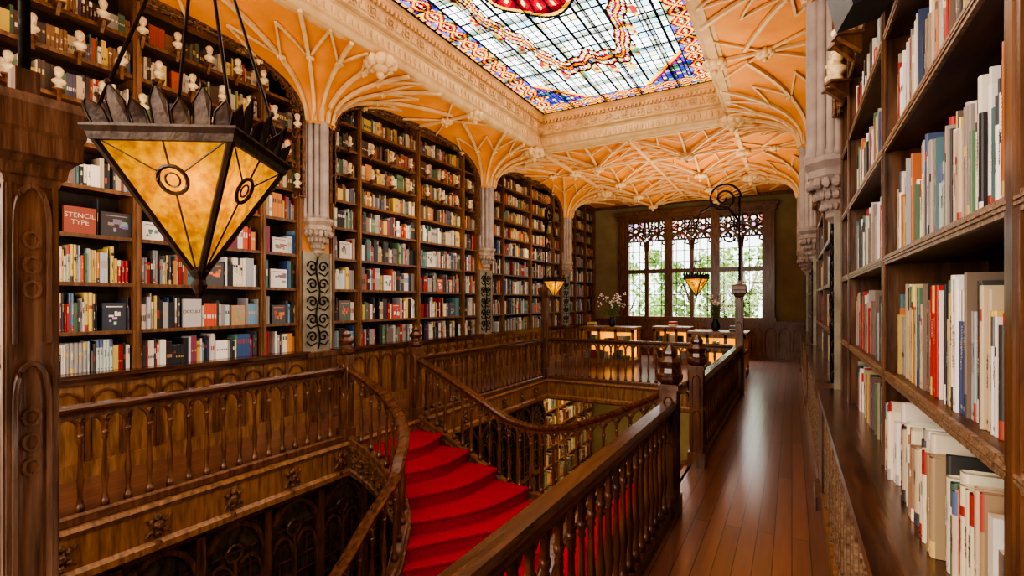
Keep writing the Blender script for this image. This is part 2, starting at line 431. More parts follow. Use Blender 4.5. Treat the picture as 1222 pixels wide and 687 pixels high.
for i in range(NXC):
    for j in range(NYC):
        ax,bx=X0+i*dx,X0+(i+1)*dx; ay,by=Y0+j*dy,Y0+(j+1)*dy; cx,cy=(ax+bx)/2,(ay+by)/2
        zc=ZC-.26
        rim=[(ax,ay),(cx-dx*.22,ay),(cx,ay),(cx+dx*.22,ay),(bx,ay),(bx,cy-dy*.22),(bx,cy),(bx,cy+dy*.22),(bx,by),(cx+dx*.22,by),(cx,by),(cx-dx*.22,by),(ax,by),(ax,cy+dy*.22),(ax,cy),(ax,cy-dy*.22)]
        for q,(px,py) in enumerate(rim):
            if q%2==0: ribs.tube([(px,py,zz),((px+cx)/2,(py+cy)/2,ZC-.10),(cx,cy,zc)],.028,4)
            (qx,qy)=rim[(q+1)%16]
            panels.poly([(px,py,zz+.03),((px+cx)/2,(py+cy)/2,ZC-.045),((qx+cx)/2,(qy+cy)/2,ZC-.045),(qx,qy,zz+.03)]); panels.poly([((px+cx)/2,(py+cy)/2,ZC-.045),(cx,cy,zc+.06),((qx+cx)/2,(qy+cy)/2,ZC-.045)])
        for q in range(8):
            p=rim[2*q]; o1=rim[(2*q+2)%16]
            m1=((p[0]+cx)/2,(p[1]+cy)/2); m2=((o1[0]+cx)/2,(o1[1]+cy)/2); pk=(((p[0]+o1[0])/2-cx)*.9+cx,((p[1]+o1[1])/2-cy)*.9+cy)
            ribs.tube([(*m1,ZC-.10),(*pk,ZC-.03)],.018,4); ribs.tube([(*pk,ZC-.03),(*m2,ZC-.10)],.018,4)
        nodes.append((cx,cy,zc-.04)); nodes.append((ax,ay,zz-.01)); nodes.append((bx,ay,zz-.01))
struct('ceiling.040',panels,'orange')
struct('trim_5',ribs,'rib')
mb=MB(); mb.blob((0,0,0),.05,8,6,.0,(1,1,.8))
for k in range(8):
    a=2*pi*k/8; mb.blob((.06*math.cos(a),.06*math.sin(a),.01),.034,6,4,.2)
mb.blob((0,0,-.05),.024,6,4)
boss_me=mesh_of(mb,'ceiling_boss',M['rib'],True)
def boss(p,s=1.0):
    o=bpy.data.objects.new('ceiling_boss',boss_me); o.location=p; o.scale=(s,s,s); link(o)
    o['label']='cream carved leafy boss where the vault ribs cross'; o['category']='ceiling boss'; o['group']='carved bosses on the vaulted ceiling'
for k,p in enumerate(sorted(set(nodes))): boss(p,1.6 if p[2]<ZC-.2 else 1.0)
for side in 'LR':
    for cy in COLY:
        for a in range(9):
            ph=pi*a/8; r=.87; boss((SX(side,r*math.sin(ph)+.03),cy+r*math.cos(ph),zr(r)-.05),.6)
        boss((SX(side,1.2),cy,ZC-.12),2.4)
    for c in (2.575,6.925,11.275): boss((SX(side,1.2),c,ZC-.07),1.7); boss((SX(side,.62),c,ZC-.06),1.3)

# ---------------------------------------------------------------- columns
def column(side,cy,i):
    e=thing('column',(SX(side,.1),cy,0),'grey stone clustered wall column with carved leafy capital','column','wall columns')
    mb=MB()
    for (n0,dy0,r) in ((.17,0,.060),(.12,-.08,.036),(.12,.08,.036),(.06,-.135,.036),(.06,.135,.036),(.02,-.185,.024),(.02,.185,.024)):
        mb.lathe([(r*1.2,2.72),(r*1.2,2.78),(r,2.80),(r,4.12),(r*1.15,4.14),(r*1.15,4.18)],12,SX(side,n0),cy+dy0)
    mb.box(SX(side,-.05),SX(side,.13),cy-.085,cy+.085,2.7,4.15); mb.box(SX(side,-.05),SX(side,.07),cy-.145,cy+.145,2.7,4.2); mb.box(SX(side,-.05),SX(side,.02),cy-.20,cy+.20,2.7,4.2)
    obj('shaft',mb,'shaft',e,True)
    mb=MB()
    pr=[(.03,2.22),(.05,2.25),(.07,2.27),(.065,2.30),(.10,2.38),(.145,2.50),(.185,2.56),(.205,2.58),(.205,2.62),(.185,2.64),(.225,2.69),(.225,2.73)]
    mb.lathe(pr,8,SX(side,.03),cy,0,pi/8,1.0,1.0)
    for k in range(9):
        a=pi*k/8
        for (rr,z,s) in ((.09,2.35,.022),(.13,2.44,.028),(.175,2.53,.034)):
            mb.blob((SX(side,.03+rr*math.sin(a)),cy+rr*math.cos(a),z),s,6,5,.3,(1,1,1.4))
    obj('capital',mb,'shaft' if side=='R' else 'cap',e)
    mb=MB(); mb.box(SX(side,-.05),SX(side,.04),cy-.24,cy+.24,0.9,2.28); mb.box(SX(side,.04),SX(side,.05),cy-.24,cy-.20,.9,2.28); mb.box(SX(side,.04),SX(side,.05),cy+.20,cy+.24,.9,2.28)
    obj('pilaster_panel',mb,'panelgrey',e)
    mb=MB()
    xx=SX(side,.05)
    for k in range(5):
        z=1.02+k*.24
        for sg in (-1,1):
            pts=[(xx,cy+sg*(.09+ (.085*(1-t/18))*math.cos(t*.55)),z+.1+(.085*(1-t/18))*math.sin(t*.55)) for t in range(17)]
            mb.tube(pts,.011,5)
            mb.tube([(xx,cy+sg*.02,z+.02),(xx,cy+sg*.12,z-.02),(xx,cy+sg*.18,z+.04)],.009,5)
    mb.tube([(xx,cy+.03*math.sin(k*.8),.95+k*.08) for k in range(17)],.012,5)
    obj('scrollwork',mb,'iron',e,True)
    mb=MB(); mb.box(SX(side,-.05),SX(side,.17),cy-.25,cy+.25,0,.1); mb.box(SX(side,-.05),SX(side,.13),cy-.24,cy+.24,.1,.86); mb.box(SX(side,-.05),SX(side,.17),cy-.25,cy+.25,.86,.92)
    obj('plinth',mb,'wood',e)
for side in 'LR':
    for i,cy in enumerate(COLY): column(side,cy,i)

# ---------------------------------------------------------------- bookcases
LV=[0.94,1.32,1.78,2.23,2.68,3.08,3.47,3.86,4.24]
def gothic(mb, P0, P1, zb, zs, za, off, r, n=7):
    mx,my=(P0[0]+P1[0])/2,(P0[1]+P1[1])/2
    pts=[]
    if zb<zs: pts.append((P0[0],P0[1],zb))
    for k in range(n+1):
        f=k/n; e=1-math.cos(f*pi/2)
        pts.append((P0[0]+(mx-P0[0])*e, P0[1]+(my-P0[1])*e, zs+(za-zs)*math.sin(f*pi/2)**.9))
    q=[]
    for p in pts[:-1][::-1]: q.append((P0[0]+P1[0]-p[0],P0[1]+P1[1]-p[1],p[2]))
    mb.tube(pts+q,r,5)
def bookcase(side,c,y0,y1,posts):
    e=thing('bookcase',(SX(side,-.15),(y0+y1)/2,0),'tall dark oak wall bookcase with arched carved top, full of books','bookcase','bookcases along the gallery walls')
    mb=MB(); mb.box(SX(side,-.34),SX(side,-.31),y0,y1,.9,4.7); obj('back_panel',mb,'backw',e)
    for p in posts:
        z=.9
        while z<4.7 and wz(z)>abs(p-c)-.02: z+=.02
        wdt=.035; k=1 if side=='L' else .25
        mb=MB(); mb.box(SX(side,-.31),SX(side,.0),p-wdt+.012,p+wdt-.012,.92,z-.02)
        mb.box(SX(side,0),SX(side,.025*k),p-wdt,p+wdt,.92,z-.02)
        mb.box(SX(side,.025*k),SX(side,.04*k),p-wdt*.45,p+wdt*.45,.92,z-.02)
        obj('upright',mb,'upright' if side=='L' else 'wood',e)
    for z in LV[1:]:
        w=wz(z+.05); a=max(y0,c-w); b=min(y1,c+w)
        if b-a<.3: continue
        mb=MB(); mb.box(SX(side,-.31),SX(side,-.005),a,b,z-.028,z); o=obj('shelf',mb,'shelfw',e)
        mb=MB(); mb.box(SX(side,-.005),SX(side,.006),a,b,z-.032,z+.004)
        for zz in (z-.018,z-.008): mb.box(SX(side,.006),SX(side,.009),a,b,zz-.003,zz+.003)
        obj('shelf_edge',mb,'edge' if side=='R' else 'upright',e)
    mb=MB(); N=46; pts=[]
    for k in range(N+1):
        a=pi*k/N; ca,sa=math.cos(a),math.sin(a)
        y=c+HW*math.copysign(abs(ca)**(2/P_),ca); z=Z0+ZH*abs(sa)**(2/P_)
        if y0-.03<=y<=y1+.03: pts.append((y,z,a))
    pts=[(c+HW,z_,0) for z_ in (3.0,3.2,3.4,3.6,3.8) if c+HW<=y1+.03]+pts+[(c-HW,z_,0) for z_ in (3.8,3.6,3.4,3.2,3.0)]
    def inn(y,z,d):
        v=Vector((c-y,(Z0-z)+.2 if z>=Z0 else 0)); v.normalize(); return (y+v.x*d,z+v.y*d)
    for k in range(len(pts)-1):
        (ya,za,aa),(yb,zb_,ab)=pts[k],pts[k+1]
        d0=.08+.035*abs(math.sin(k*pi/2+.4)); d1=.08+.035*abs(math.sin((k+1)*pi/2+.4))
        p1=inn(ya,za,d0); p2=inn(yb,zb_,d1); xs0,xs1=SX(side,0),SX(side,.04)
        mb.quad((xs1,ya,za),(xs1,yb,zb_),(xs1,p2[0],p2[1]),(xs1,p1[0],p1[1]))
        mb.quad((xs1,p1[0],p1[1]),(xs1,p2[0],p2[1]),(xs0,p2[0],p2[1]),(xs0,p1[0],p1[1]))
    mb.tube([(SX(side,.04),y,z) for y,z,a in pts],.024,6)
    mb.tube([(SX(side,.05),*inn(y,z,.075)) for y,z,a in pts],.011,5)
    for k in range(0,len(pts)-1,1):
        y,z,a=pts[k]; q1=inn(y,z,.04)
        mb.blob((SX(side,.045),*q1),.020,6,4,.2)
        if k%2==0:
            yc_,zc_=inn(y,z,.135)
            mb.tube([(SX(side,.03),yc_+.032*math.cos(q*pi/4),zc_+.032*math.sin(q*pi/4)) for q in range(8)],.010,4,closed=True)
    obj('arch_crest',mb,'carve',e)
    mb=MB(); mb.box(SX(side,-.3),SX(side,.10),y0-.03,y1+.03,0.0,.90); mb.box(SX(side,.10),SX(side,.135),y0-.03,y1+.03,0,.14); obj('base_cabinet',mb,'oak',e)
    mb=MB(); mb.box(SX(side,-.3),SX(side,.16),y0-.03,y1+.03,.90,.94); mb.box(SX(side,.10),SX(side,.13),y0-.03,y1+.03,.84,.90); obj('ledge',mb,'woodh',e)
    mb=MB(); n=int((y1-y0)/.28); s=(y1-y0)/n
    for k in range(n):
        a=y0+k*s; mb.box(SX(side,.10),SX(side,.125),a-.022,a+.022,.14,.84)
        gothic(mb,(SX(side,.107),a+.03),(SX(side,.107),a+s-.03),.16,.60,.78,0,.013)
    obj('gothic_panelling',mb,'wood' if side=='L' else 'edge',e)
    return e
BAYS=[]; BW=1.93
for side in 'LR':
    for c in (2.575,6.925,11.275):
        ps=[c-BW+.03,c-1.38,c,c+1.38,c+BW-.03]
        if side=='R' and c<3: ps[1]=1.15; ps[2]=2.52
        bookcase(side,c,c-BW,c+BW,ps); BAYS.append((side,c,c-BW,c+BW,[c-BW]+ps[1:4]+[c+BW]))
    c=15.625
    bookcase(side,c,c-BW,15.97,[c-BW+.03,c-1.38,15.1,15.93]); BAYS.append((side,c,c-BW,15.93,[c-BW,c-1.38,15.1,15.93]))
for side in 'LR':
    mb=MB()
    for c in (2.575,6.925,11.275,15.625):
        pr=None
        for k in range(47):
            a=pi*k/46; ca=math.cos(a); y=c+HW*math.copysign(abs(ca)**(2/P_),ca); z=Z0+ZH*abs(math.sin(a))**(2/P_)
            y=min(y,16)
            if pr: mb.quad((SX(side,0),pr[0],pr[1]),(SX(side,0),y,z),(SX(side,0),y,ZC),(SX(side,0),pr[0],ZC))
            pr=(y,z)
    for cy in COLY: mb.quad((SX(side,0),cy-.25,.9),(SX(side,0),cy+.25,.9),(SX(side,0),cy+.25,ZC),(SX(side,0),cy-.25,ZC))
    mb.box(SX(side,-.3),SX(side,0),YF,0.4,0,ZC)
    struct('wall_left.001' if side=='L' else 'wall_right.001',mb,'pink')

# ---------------------------------------------------------------- books
PAL=[(.70,.66,.55)]*6+[(.80,.78,.73)]*5+[(.03,.03,.035)]*8+[(.07,.07,.08)]*5+[(.42,.03,.03)]*4+[(.60,.12,.06)]*2+[(.62,.28,.08)]*2+[(.05,.10,.25)]*3+[(.16,.30,.42)]*2+[(.10,.24,.25)]*2+[(.12,.24,.13)]*3+[(.65,.50,.14)]*3+[(.35,.34,.33)]*6+[(.20,.16,.14)]*5+[(.50,.42,.30)]*5+[(.26,.06,.10)]*2+[(.48,.54,.56)]*3
PALR=[(.70,.66,.56)]*6+[(.80,.78,.74)]*5+[(.03,.03,.035)]*8+[(.07,.065,.06)]*6+[(.45,.035,.03)]*5+[(.55,.18,.06)]*3+[(.07,.10,.20)]*3+[(.10,.20,.22)]*2+[(.12,.22,.13)]*3+[(.60,.46,.16)]*4+[(.34,.32,.29)]*6+[(.22,.16,.12)]*7+[(.48,.39,.27)]*6+[(.42,.46,.48)]*3+[(.30,.10,.16)]*2
PALT=[(.72,.64,.50)]*6+[(.55,.44,.30)]*5+[(.78,.74,.66)]*5+[(.35,.24,.15)]*3+[(.20,.14,.10)]*2+[(.10,.20,.14)]+[(.45,.08,.05)]+[(.05,.05,.05)]*2
PALU=[(.56,.46,.32)]*5+[(.68,.60,.44)]*5+[(.46,.10,.05)]*4+[(.50,.22,.08)]*2+[(.10,.06,.04)]*7+[(.62,.44,.12)]*3+[(.10,.18,.11)]*5+[(.12,.11,.16)]*3+[(.26,.14,.07)]*4+[(.35,.32,.28)]*3
def jc(c):
    k=.78+.35*R(); return tuple(min(.9,x*k*(.95+.1*R())) for x in c)
FACE=[(2.13,3,.25,.25,(.36,.09,.055),'STENCIL\nTYPE','inkw'),(2.42,3,.26,.24,(.07,.06,.06),None,None),(2.74,3,.20,.19,(.80,.78,.72),None,None),
 (3.13,1,.20,.31,(.50,.49,.47),'OCCULT','ink'),(3.66,1,.17,.24,(.45,.30,.18),None,None),(2.40,1,.2,.27,(.05,.06,.08),None,None),
 (3.38,2,.20,.27,(.10,.10,.10),None,None),(4.2,2,.24,.24,(.72,.70,.66),None,None),(4.2,1,.2,.24,(.10,.10,.11),None,None),(4.22,3,.22,.20,(.62,.58,.52),None,None),
 (3.05,3,.18,.26,(.16,.20,.28),None,None),(5.3,1,.22,.3,(.12,.14,.13),None,None),(5.3,3,.2,.26,(.6,.55,.45),None,None),(6.2,2,.18,.25,(.75,.72,.65),None,None),(7.6,2,.18,.25,(.55,.12,.08),None,None),
 (6.4,1,.18,.25,(.5,.1,.08),None,None),(7.3,3,.2,.27,(.75,.73,.66),None,None),(8.0,1,.2,.27,(.1,.1,.12),None,None)]
books=[]
def fill(side,c,a,b,z,gap,li,upper=False):
    y=a+.006; res=[(f[0]-f[2]/2-.01,f[0]+f[2]/2+.01) for f in FACE] if side=='L' else []
    near=(side=='R' and c<3); tan=near and li==0 and a<2
    while y<b-.014:
        if R()<.02: y+=.02+.08*R(); continue
        ser=random.choice([1,1,1,1,2,2,3,5]) if not near else random.choice([1,1,1,1,1,1,2,3]); w=.009+.024*R()**1.6; h=gap*(.54+.33*R())
        if near: w=.006+.017*R()**1.7; h=gap*(.50+.32*R())
        if upper: h=gap*(.48+.28*R())
        if tan: w=.014+.028*R(); h=gap*(.62+.26*R())
        col=jc(random.choice(PALU if upper else (PALT if tan else (PALR if near else PAL)))); col2=random.choice([(.75,.7,.6),(.6,.45,.18),(.06,.05,.05),(.4,.08,.06)])
        if sum(col)>1.3: col2=random.choice([(.08,.08,.09),(.35,.05,.04),(.12,.16,.30),(.4,.38,.35)])
        tt=(.25+.45*R(),.06+.2*R()) if R()<.7 else None
        nf=-.025-.02*R() if not tan else .02-.03*R()
        for s in range(ser):
            if y+w>b-.003: y=b; break
            hit=False
            if side=='L':
                for f,(ra,rb) in zip(FACE,res):
                    if f[1]==li and y<rb and y+w>ra: y=rb+.002; hit=True; break
            if hit: break
            if li>=0 and abs(y+w/2-c)+w/2+.03>wz(z+h+.10): y+=w; continue
            books.append(dict(side=side,y=y,w=w,h=h*(.985+.03*R()) if ser==1 else h,d=.15+.05*R(),n=nf-.004*R(),z=z,c=col,c2=col2,t=tt)); y+=w+.0010
for (side,c,y0,y1,ps) in BAYS:
    for i in range(len(ps)-1):
        a,b=ps[i]+.030,ps[i+1]-.030
        for li,z in enumerate(LV):
            gap=(LV[li+1]-z if li+1<len(LV) else .36)-.035
            fill(side,c,a,b,z+.001,gap,li,upper=(li>=5))
for li in range(7):
    fill('L',6,0.6,15.8,ZL+.35+li*.5,.44,-1,True)
def bookbox(b, mb):
    s=b['side']; x0=SX(s,b['n']); x1=SX(s,b['n']-b['d']); y0=b['y']; y1=y0+b['w']; z0=b['z']; z1=z0+b['h']; c=b['c']
    pg=(.62,.56,.45)
    mb.quad((x0,y0,z0),(x0,y1,z0),(x0,y1,z1),(x0,y0,z1),c)
    mb.quad((x0,y0,z1),(x0,y1,z1),(x1,y1,z1),(x1,y0,z1),pg)
    mb.quad((x0,y0,z0),(x0,y0,z1),(x1,y0,z1),(x1,y0,z0),c)
    mb.quad((x0,y1,z0),(x0,y1,z1),(x1,y1,z1),(x1,y1,z0),c)
    if b['t']:
        xo=SX(s,b['n']+.0012); zt=z0+b['h']*b['t'][0]; zh=b['h']*b['t'][1]; m=b['w']*.22
        mb.quad((xo,y0+m,zt),(xo,y1-m,zt),(xo,y1-m,zt+zh),(xo,y0+m,zt+zh),b['c2'])
def size(b):
    if b['z']<0: return 0
    x=SX(b['side'],b['n']); p=proj(x,b['y'],b['z']+b['h']/2)
    if not p or not(0<p[0]<1215) or not(-10<p[1]<690): return 0
    p2=proj(x,b['y']+b['w'],b['z']+b['h']/2)
    if b['side']=='L' and p[0]<62: return 0
    if 105<p[0]<330 and 165<p[1]<300 and b['side']=='L': return 0
    return abs(p2[0]-p[0])*b['h']/p[2]
for b in books: b['s']=size(b)
books.sort(key=lambda b:-b['s'])
NIND=298
for b in books[:NIND]:
    s=b['side']; sg=1 if s=='L' else -1
    cx=SX(s,b['n']-b['d']/2); cy=b['y']+b['w']/2; D=b['d']/2; W=b['w']/2; Hh=b['h']; z=b['z']; t=min(.0022,W*.25)
    mb=MB(); c=b['c']; f=D*sg
    mb.box(cx-f,cx+f*.93,cy-W,cy-W+t,z,z+Hh,c); mb.box(cx-f,cx+f*.93,cy+W-t,cy+W,z,z+Hh,c)
    pr=[]
    for k in range(7):
        a=-pi/2+pi*k/6; pr.append((cx+f*.93+sg*.009*math.cos(a)*min(1,W/.012),cy+W*math.sin(a)))
    nb=12; style=int(R()*4); ti=2+int(R()*3)
    for k in range(6):
        for q in range(nb):
            za=z+Hh*q/nb; zb=z+Hh*(q+1)/nb
            cc=c
            if style==0 and q==ti+5 and 1<=k<=4: cc=b['c2']
            if style==1 and q>=nb-3: cc=b['c2']
            if style==2 and q<2: cc=b['c2']
            mb.quad((pr[k][0],pr[k][1],za),(pr[k+1][0],pr[k+1][1],za),(pr[k+1][0],pr[k+1][1],zb),(pr[k][0],pr[k][1],zb),cc)
    xo=cx+f*.93+sg*(.009*min(1,W/.012)+.0006)
    zt=z+Hh*(.30+.25*R())
    inkc=b['c2'] if style in (0,3) else ((.06,.05,.05) if sum(c)>1 else (.78,.74,.62))
    for q in range(int(6+R()*10)):
        l=Hh*(.006+.018*R()); ww=W*(.18+.25*R())
        if zt+l<z+Hh*.72: mb.quad((xo,cy-ww,zt),(xo,cy+ww,zt),(xo,cy+ww,zt+l),(xo,cy-ww,zt+l),inkc)
        zt+=l+Hh*.007
    mb.quad((xo,cy-W*.3,z+Hh*.05),(xo,cy+W*.3,z+Hh*.05),(xo,cy+W*.3,z+Hh*.08),(xo,cy-W*.3,z+Hh*.08),inkc)
    pm=MB(); pm.box(cx-f*.96,cx+f*.9,cy-W+t,cy+W-t,z+.003,z+Hh-.005)
    L=sum(c)/3
    cn='white' if L>.6 else ('black' if L<.08 else ('red' if c[0]>2.5*c[1] and c[0]>.3 else ('blue' if c[2]>c[0]*1.3 else ('yellow' if c[0]>.5 and c[2]<.3 else 'muted brown-grey'))))
    o=obj('book',mb,'book',label=cn+' upright book with printed spine on the shelf',cat='book',group='books on the wall shelves')
    obj('pages',pm,'page',o)
mb=MB()
for b in books[NIND:]: bookbox(b,mb)
obj('books',mb,'book',label='rows of small multicoloured books filling the high shelves',cat='books',kind='stuff')
for (y,li,w,h,c,txt,ink) in FACE:
    z=LV[li]+.001; x=SX('L',-.03)
    mb=MB(); mb.box(x-.022,x-.019,y-w/2,y+w/2,z,z+h,c); mb.box(x-.003,x,y-w/2,y+w/2,z,z+h,c); mb.box(x-.022,x,y-w/2,y-w/2+.003,z,z+h,c)
    if not txt:
        c2=random.choice([(.8,.75,.65),(.7,.2,.08),(.3,.3,.3)]) if sum(c)<1.2 else (.25,.22,.2)
        for q in range(7):
            a=y-w*.33+w*.6*R(); zz=z+h*(.2+.4*R()); cc=tuple(min(.9,k*(.5+R())) for k in c2); mb.box(x,x+.001+.0002*q,a,min(y+w*.45,a+w*(.08+.2*R())),zz,zz+h*(.06+.16*R()),cc)
        mb.box(x,x+.001,y-w*.35,y+w*.35,z+h*.84,z+h*.88,c2)
    o=obj('display_book',mb,'book',label='book shown with its front cover facing out' if not txt else 'book facing out with '+txt.replace('\n',' ')+' on its cover',cat='book',group='face-out books on the wall shelves')
    pm=MB(); pm.box(x-.019,x-.003,y-w/2+.003,y+w/2-.003,z+.003,z+h-.003); obj('pages',pm,'page',o)
    if txt:
        cu=bpy.data.curves.new('cover_title','FONT'); cu.body=txt; cu.size=.062 if '\n' in txt else .048; cu.extrude=.0006; cu.align_x='CENTER'; cu.align_y='CENTER'
        to=bpy.data.objects.new('tmp',cu); link(to); bpy.context.view_layer.update()
        me=bpy.data.meshes.new_from_object(to); bpy.data.objects.remove(to); me.materials.clear(); me.materials.append(M[ink])
        t=bpy.data.objects.new('cover_title',me); t.location=(x+.0015,y,z+h*.55); t.rotation_euler=(pi/2,0,pi/2); link(t); attach(t,o)

# ---------------------------------------------------------------- busts
mb=MB()
mb.lathe([(.0,-.0),(.028,0),(.03,.012),(.018,.025),(.02,.035),(.042,.05),(.045,.065),(.02,.085),(.016,.10)],12,0,0,0)
mb.blob((0,0,.13),.033,12,10,0,(.95,.82,1.2)); mb.blob((-.004,0,.145),.035,10,8,.12,(.95,.9,.95)); mb.blob((.032,0,.127),.008,6,5,0,(1,.7,1.5)); mb.blob((.02,0,.098),.014,8,6,.1,(.8,1,1.1))
mb.blob((.027,.012,.138),.005,5,4); mb.blob((.027,-.012,.138),.005,5,4)
bust_me=mesh_of(mb,'bust',M['bust'],True)
mb=MB(); mb.box(-.05,.05,-.035,.035,-.012,0); mb.poly([(-.05,-.012,-.012),(-.05,-.012,-.08),(.04,-.012,-.012)]); mb.poly([(-.05,.012,-.012),(.04,.012,-.012),(-.05,.012,-.08)]); mb.quad((-.05,-.012,-.08),(-.05,.012,-.08),(.04,.012,-.012),(.04,-.012,-.012))
br_me=mesh_of(mb,'bracket',M['wood'])
def bust(side,y,z,s=1.0):
    x=SX(side,.075)
    o=bpy.data.objects.new('bust',bust_me); o.location=(x,y,z); o.rotation_euler=(0,0,(-.3 if side=='L' else pi+.3)+.3*(R()-.5)); o.scale=(s,s,s); link(o)
    o['label']='small cream plaster portrait bust on a shelf bracket'; o['category']='bust'; o['group']='plaster busts along the bookcase shelves'
    b=bpy.data.objects.new('bracket',br_me); link(b); b.parent=o
for li,z in ((5,3.08),(6,3.47),(7,3.86),(8,4.24)):
    y=.95+.15*(li%2)
    while y<4.45:
        if abs(y-2.575)+.1<wz(z+.3): bust('L',y,z+.01,1.15)
        y+=.33
for li,z in ((6,3.47),(7,3.86)):
    for k in range(8):
        y=5.3+k*.45
        if abs(y-6.925)+.1<wz(z+.25): bust('L',y,z+.01,.95)
for y,z in ((2.4,2.92),(2.8,3.06),(3.15,3.0),(3.5,3.1),(3.85,3.02),(4.2,3.1)): bust('R',y,z,1.25)

e=thing('loudspeaker',(SX('R',.07),2.1,2.62),'black box loudspeaker mounted high on the bookcase','speaker')
mb=MB(); mb.box(-.07,.07,-.10,.10,0,.34); o=obj('cabinet',mb,'black',None); o.location=(SX('R',.1),2.15,2.62); o.rotation_euler=(0,math.radians(-14),math.radians(10)); attach(o,e)
mb=MB(); mb.tube([(SX('R',-.02),2.15,2.75),(SX('R',.06),2.15,2.75)],.02,8); obj('wall_mount',mb,'iron',e)

# ---------------------------------------------------------------- balustrades
bal=MB()
bal.lathe([(.030,.07),(.030,.11),(.020,.12),(.024,.14),(.016,.16),(.018,.22),(.026,.30),(.018,.38),(.014,.46),(.013,.56),(.020,.575),(.014,.59),(.022,.61),(.024,.635)],8)
bal_me=mesh_of(bal,'baluster',M['wood'],True)
HR=.85
rail_prof=[(-.05,HR-.06),(.05,HR-.06),(.06,HR-.035),(.06,HR-.018),(.04,HR),(-.04,HR),(-.06,HR-.018),(-.06,HR-.035)]
bot_prof=[(-.045,.0),(.045,.0),(.045,.05),(.03,.07),(-.03,.07),(-.045,.05)]
sub_prof=[(-.02,HR-.10),(.02,HR-.10),(.02,HR-.06),(-.02,HR-.06)]
def resample(pts,step):
    P=[Vector(p) for p in pts]; L=[0]
    for a,b in zip(P,P[1:]): L.append(L[-1]+(Vector((b.x-a.x,b.y-a.y)).length))
    n=max(2,round(L[-1]/step)); out=[]
    for k in range(n+1):
        t=L[-1]*k/n; j=0
        while j<len(L)-2 and L[j+1]<t: j+=1
        f=(t-L[j])/max(1e-9,L[j+1]-L[j]); out.append(P[j].lerp(P[j+1],f))
    return out
def smoothp(ctrl,n=8):
    P=[Vector(p) for p in ctrl]; P=[P[0]*2-P[1]]+P+[P[-1]*2-P[-2]]; out=[]
    for i in range(1,len(P)-2):
        for k in range(n):
            t=k/n; a,b,c,d=P[i-1],P[i],P[i+1],P[i+2]
            out.append(0.5*((2*b)+(c-a)*t+(2*a-5*b+4*c-d)*t*t+(3*b-a-3*c+d)*t**3))
    out.append(P[-2]); return out
def balustrade(path,label,stringer=False,step=.15):
    p0=path[len(path)//2]
    e=thing('balustrade',(p0[0],p0[1],p0[2]),label,'balustrade','gallery and stair balustrades')
    S=resample(path,step)
    mb=MB(); mb.sweep(path,rail_prof); obj('handrail',mb,'woodh',e,False)
    mb=MB(); mb.sweep(path,bot_prof); mb.sweep(path,sub_prof); obj('bottom_rail',mb,'wood',e)
    mb=MB()
    for a,b in zip(S,S[1:]):
        m=(a+b)/2; pts=[]
        for k in range(5):
            f=k/4; q=1-math.cos(f*pi/2); p=a.lerp(m,q); pts.append((p.x,p.y,p.z+.63+.13*math.sin(f*pi/2)))
        for k in range(3,-1,-1):
            f=k/4; q=1-math.cos(f*pi/2); p=b.lerp(m,q); pts.append((p.x,p.y,p.z+.63+.13*math.sin(f*pi/2)))
        mb.tube(pts,.018,5)
    obj('arch_tracery',mb,'wood',e)
    for p in S[1:-1]:
        o=bpy.data.objects.new('baluster',bal_me); o.location=p; link(o); attach(o,e)
    if stringer:
        mb=MB(); mb.sweep(path,[(-.05,-.36),(.05,-.36),(.06,-.30),(.04,-.28),(.04,-.08),(.07,-.05),(.07,0),(-.07,0),(-.07,-.05),(-.04,-.08),(-.04,-.28),(-.06,-.30)])
        for q in range(2,len(path)-1,3):
            p=Vector(path[q]); t=Vector(path[q+1])-Vector(path[q-1]); nn=Vector((t.y,-t.x,0)).normalized()
            for sgn in (-1,1):
                c_=p+nn*sgn*.045
                for dz,rr in ((-.18,.035),(-.12,.02),(-.24,.02)): mb.blob((c_.x,c_.y,c_.z+dz),rr,6,4,.3)
        obj('stringer',mb,'carve',e)
def newel(x,y,z=0):
    e=thing('newel_post',(x,y,z),'dark wooden newel post with octagonal tiered finial','newel post','newel posts of the gallery')
    w=.062
    mb=MB(); mb.box(x-.078,x+.078,y-.078,y+.078,z,z+.14); mb.box(x-w,x+w,y-w,y+w,z+.14,z+.98)
    for sx,sy in ((1,0),(-1,0),(0,1),(0,-1)):
        px,py=x+sx*w,y+sy*w
        for zz,zt in ((z+.2,z+.52),(z+.58,z+.86)):
            gothic(mb,(px-sy*.038,py-sx*.038),(px+sy*.038,py+sx*.038),zz,zt-.06,zt+.03,0,.008)
    mb.box(x-.075,x+.075,y-.075,y+.075,z+.94,z+.975)
    obj('post',mb,'wood',e)
    mb=MB(); mb.lathe([(.06,.975),(.09,1.0),(.098,1.02),(.098,1.05),(.075,1.065),(.07,1.10),(.088,1.125),(.092,1.15),(.07,1.17),(.05,1.19),(.058,1.21),(.055,1.23),(.03,1.26),(.0,1.285)],8,x,y,z,pi/8)
    obj('finial',mb,'woodh',e)
RX,LX=-.81,-4.54; YN=.50
balustrade([(RX,YN-.04,0),(RX,3.84,0)],'dark polished wooden balustrade beside the gallery walkway',False,.125)
balustrade([(RX,5.26,0),(RX,9.5,0)],'dark wooden balustrade with pointed arches along the plank walkway')
balustrade([(LX,YN-.04,0),(LX,4.1,0)],'dark wooden gallery balustrade in front of the tall bookcase')
balustrade([(LX,5.5,0),(LX,9.5,0)],'dark wooden balustrade on the gallery edge beyond the stair')
balustrade([(LX+.1,9.6,0),(RX-.1,9.6,0)],'dark wooden balustrade crossing the end of the stairwell')
balustrade([(LX+.06,YN,0),(-1.74,YN,0)],'dark wooden balustrade closing one end of the stairwell')
balustrade([(-1.58,YN,0),(RX-.06,YN,0)],'short dark wooden balustrade beside the tall lantern post')
